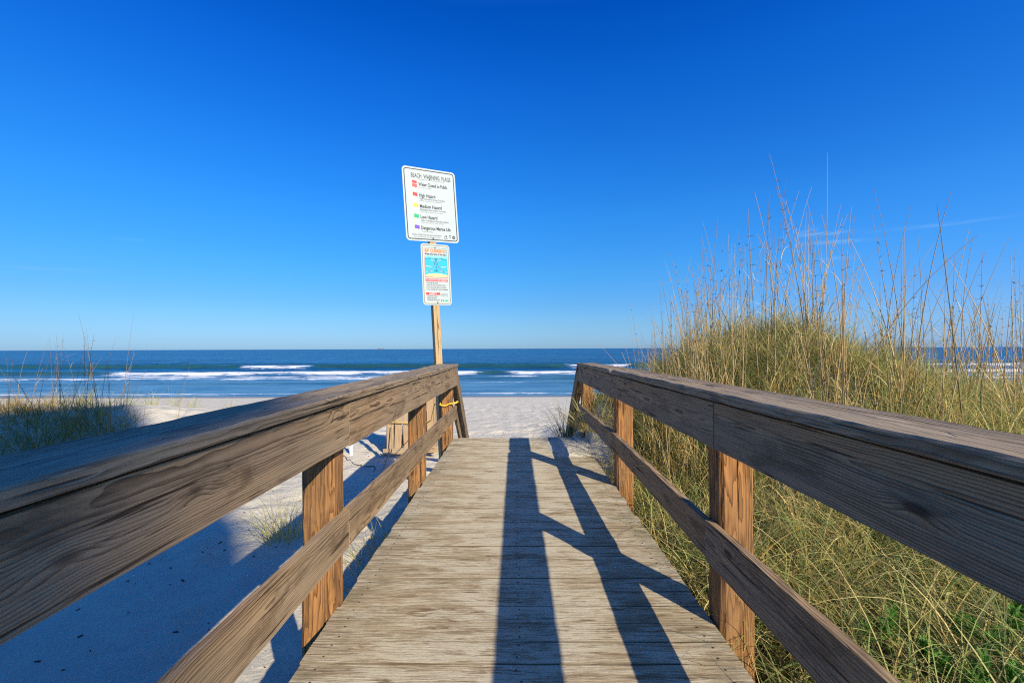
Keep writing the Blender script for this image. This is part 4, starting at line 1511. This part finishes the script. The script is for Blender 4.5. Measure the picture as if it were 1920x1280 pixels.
def herb_mesh():
    pr_l = []
    for st in range(3):
        hgt = rng.uniform(0.05, 0.12)
        ox, oy = rng.normal(0, 0.035, 2)
        for k in range(5):
            z = hgt * (0.35 + 0.65 * k / 4)
            n = 5
            ph = np.arange(n) * 2 * math.pi / n + k * 0.7
            c = np.array([(0.105, 0.27, 0.038)]) * rng.uniform(0.8, 1.35, (n, 1))
            pr_l.append(blades(np.repeat(np.array([[ox, oy, z]]), n, 0), ph, rng.uniform(0.035, 0.062, n), np.full(n, 1.0 - 0.17 * k), np.full(n, 0.5), np.full(n, 0.015), 4, c, c * 1.2))
    lm = tint_mesh('leaves', pr_l, M['grass'])
    sp_ = []
    for st in range(3):
        ox, oy = rng.normal(0, 0.03, 2)
        tint_tube(sp_, [(ox, oy, -0.20), (ox, oy, 0.02), (ox + 0.005, oy, 0.09)], 0.003, 0.0015, (0.13, 0.24, 0.05))
    return [('leaves', lm), ('stem', tint_mesh('stem', sp_, M['stalk']))]


hp = [herb_mesh() for _ in range(3)]
hs = []
while len(hs) < 18:                                                  # in the grass just outside the near right rail
    x, y = rng.uniform(1.35, 2.6), rng.uniform(1.55, 2.5)
    if 0.60 < x / y < 1.12 and 0.62 < 1.42 / y < 0.90 and all((x - a) ** 2 + (y - b) ** 2 > 0.008 for a, b in hs):
        hs.append((x, y))
for i, (x, y) in enumerate(hs):
    e = empty('leafy_plant', (x, y, float(ground_h(x, y)) + 0.31), rng.uniform(0, 6))
    s = rng.uniform(0.9, 1.25)
    e.scale = (s, s, s)
    tag(e, 'small bright green leafy plant growing in the grass below the near right rail', 'plant', 'leafy plants below the right rail')
    for nm, me in hp[i % 3]:
        o = bpy.data.objects.new(nm, me)
        col.objects.link(o)
        o.parent = e

# ------------------------------------------------------------------ wrack and shell bits on the sand (nobody could count them)
mb = MB()
for i in range(900):
    x = rng.uniform(-6.5, -1.2)
    y = rng.uniform(1.5, 11)
    z = float(ground_h(x, y))
    s = rng.uniform(0.004, 0.014)
    if rng.random() < 0.55:
        mb.box((x, y, z + 0.003), (s * rng.uniform(1, 4), s, s * 0.5), 1, Matrix.Rotation(rng.uniform(0, 3.1), 4, 'Z'), 0.001)
    else:
        mb.box((x, y, z + 0.003), (s * 1.4, s * 1.1, s * 0.5), 0, Matrix.Rotation(rng.uniform(0, 3.1), 4, 'Z') @ Matrix.Rotation(0.3, 4, 'X'), 0.002)
o = mb.build('beach_debris', [M['shell'], M['cord']])
tag(o, 'scattered shell and seaweed bits on the sand left of the boardwalk', 'debris', kind='stuff')

# ------------------------------------------------------------------ ship on the horizon
ship = empty('cargo_ship', (-1180, 4000, SEA_Z))
tag(ship, 'tiny grey ship on the horizon left of the sign pole', 'ship')
mb = MB()
hull = [(-33, -4, 0), (28, -4, 0), (34, 0, 0), (28, 4, 0), (-33, 4, 0)]
V = hull + [(a * 1.05, b * 1.1, 4.5) for a, b, _ in hull]
mb.add(V, [(0, 1, 6, 5), (1, 2, 7, 6), (2, 3, 8, 7), (3, 4, 9, 8), (4, 0, 5, 9), (5, 6, 7, 8, 9)])
mb.build('hull', M['ship'], ship)
mb = MB()
mb.box((-22, 0, 8), (10, 7, 7), 0, None, 0.3)
mb.box((-22, 0, 12.5), (6, 5, 2), 0, None, 0.3)
mb.build('bridge_house', M['ship_white'], ship)
mb = MB()
for xx in (-8, 6, 18):
    mb.box((xx, 0, 6), (9, 6, 3), 0, None, 0.2)
mb.build('cargo', M['ship'], ship)

# ------------------------------------------------------------------ unseen house behind the viewer, guessed and shaped to cast the left sand's shadow
PERP = np.array([0.833, 0.553])
D0 = 34.0
hc = -LDIR * D0
ang = math.atan2(PERP[1], PERP[0])
house = empty('shadow_house', (hc[0], hc[1], -0.9), ang)
tag(house, 'unseen tall tan house with a grey roof, added behind the viewpoint to shade the left sand', 'house')
# local x = PERP (to the right seen along the light), local y = LDIR
tanE = math.tan(R(SUN_EL))
z_e = (6.3 + D0) * tanE
z_r = (15.8 + D0) * tanE
xe, xw = 0.35, -0.06
zb = (4.65 + D0) * tanE
mb = MB()
mb.box((xw - 9, -4.0, zb / 2 - 0.5), (17.98, 8, zb + 0.98), 0, None, 0.02, 0)
mb.build('wall', M['stucco'], house)
mb = MB()
rise = z_r - z_e
x2, xf = xe - rise * 0.36, -19.2
sec = [(xw, zb), (xe, z_e - 0.55), (xe, z_e), (x2, z_r), (xf + rise * 0.36, z_r), (xf, z_e), (xw - 17.9, zb)]  # roof outline drawn to fit the edge of the shadow it throws
k = len(sec)
V = [(a, 0.35, b) for a, b in sec] + [(a, -0.25, b) for a, b in sec]
mb.add(V, [tuple(range(k)), tuple(reversed(range(k, 2 * k)))] + [(i, i + k, (i + 1) % k + k, (i + 1) % k) for i in range(k)])
zw = z_e + (xe - (xw - 0.05)) / 0.36
sec = [(xw - 0.05, zb + 0.02), (xw - 0.05, min(zw, z_r) - 0.05), (x2 - 0.05, z_r - 0.05), (xf + rise * 0.36, z_r - 0.05), (xf + 0.9, z_e), (xw - 17.9, zb + 0.02)]
k = len(sec)
V = [(a, -0.27, b) for a, b in sec] + [(a, -8.4, b) for a, b in sec]
mb.add(V, [tuple(range(k)), tuple(reversed(range(k, 2 * k)))] + [(i, i + k, (i + 1) % k + k, (i + 1) % k) for i in range(k)])
mb.build('roof', M['roof'], house)
for fl in range(8):
    for c_ in range(5):
        mb = MB()
        mb.box((xw - 2.0 - c_ * 3.5, 0.03, 2.0 + fl * 2.9), (1.4, 0.07, 1.6), 0, None, 0.01)
        mb.build('window', M['glass'], house)
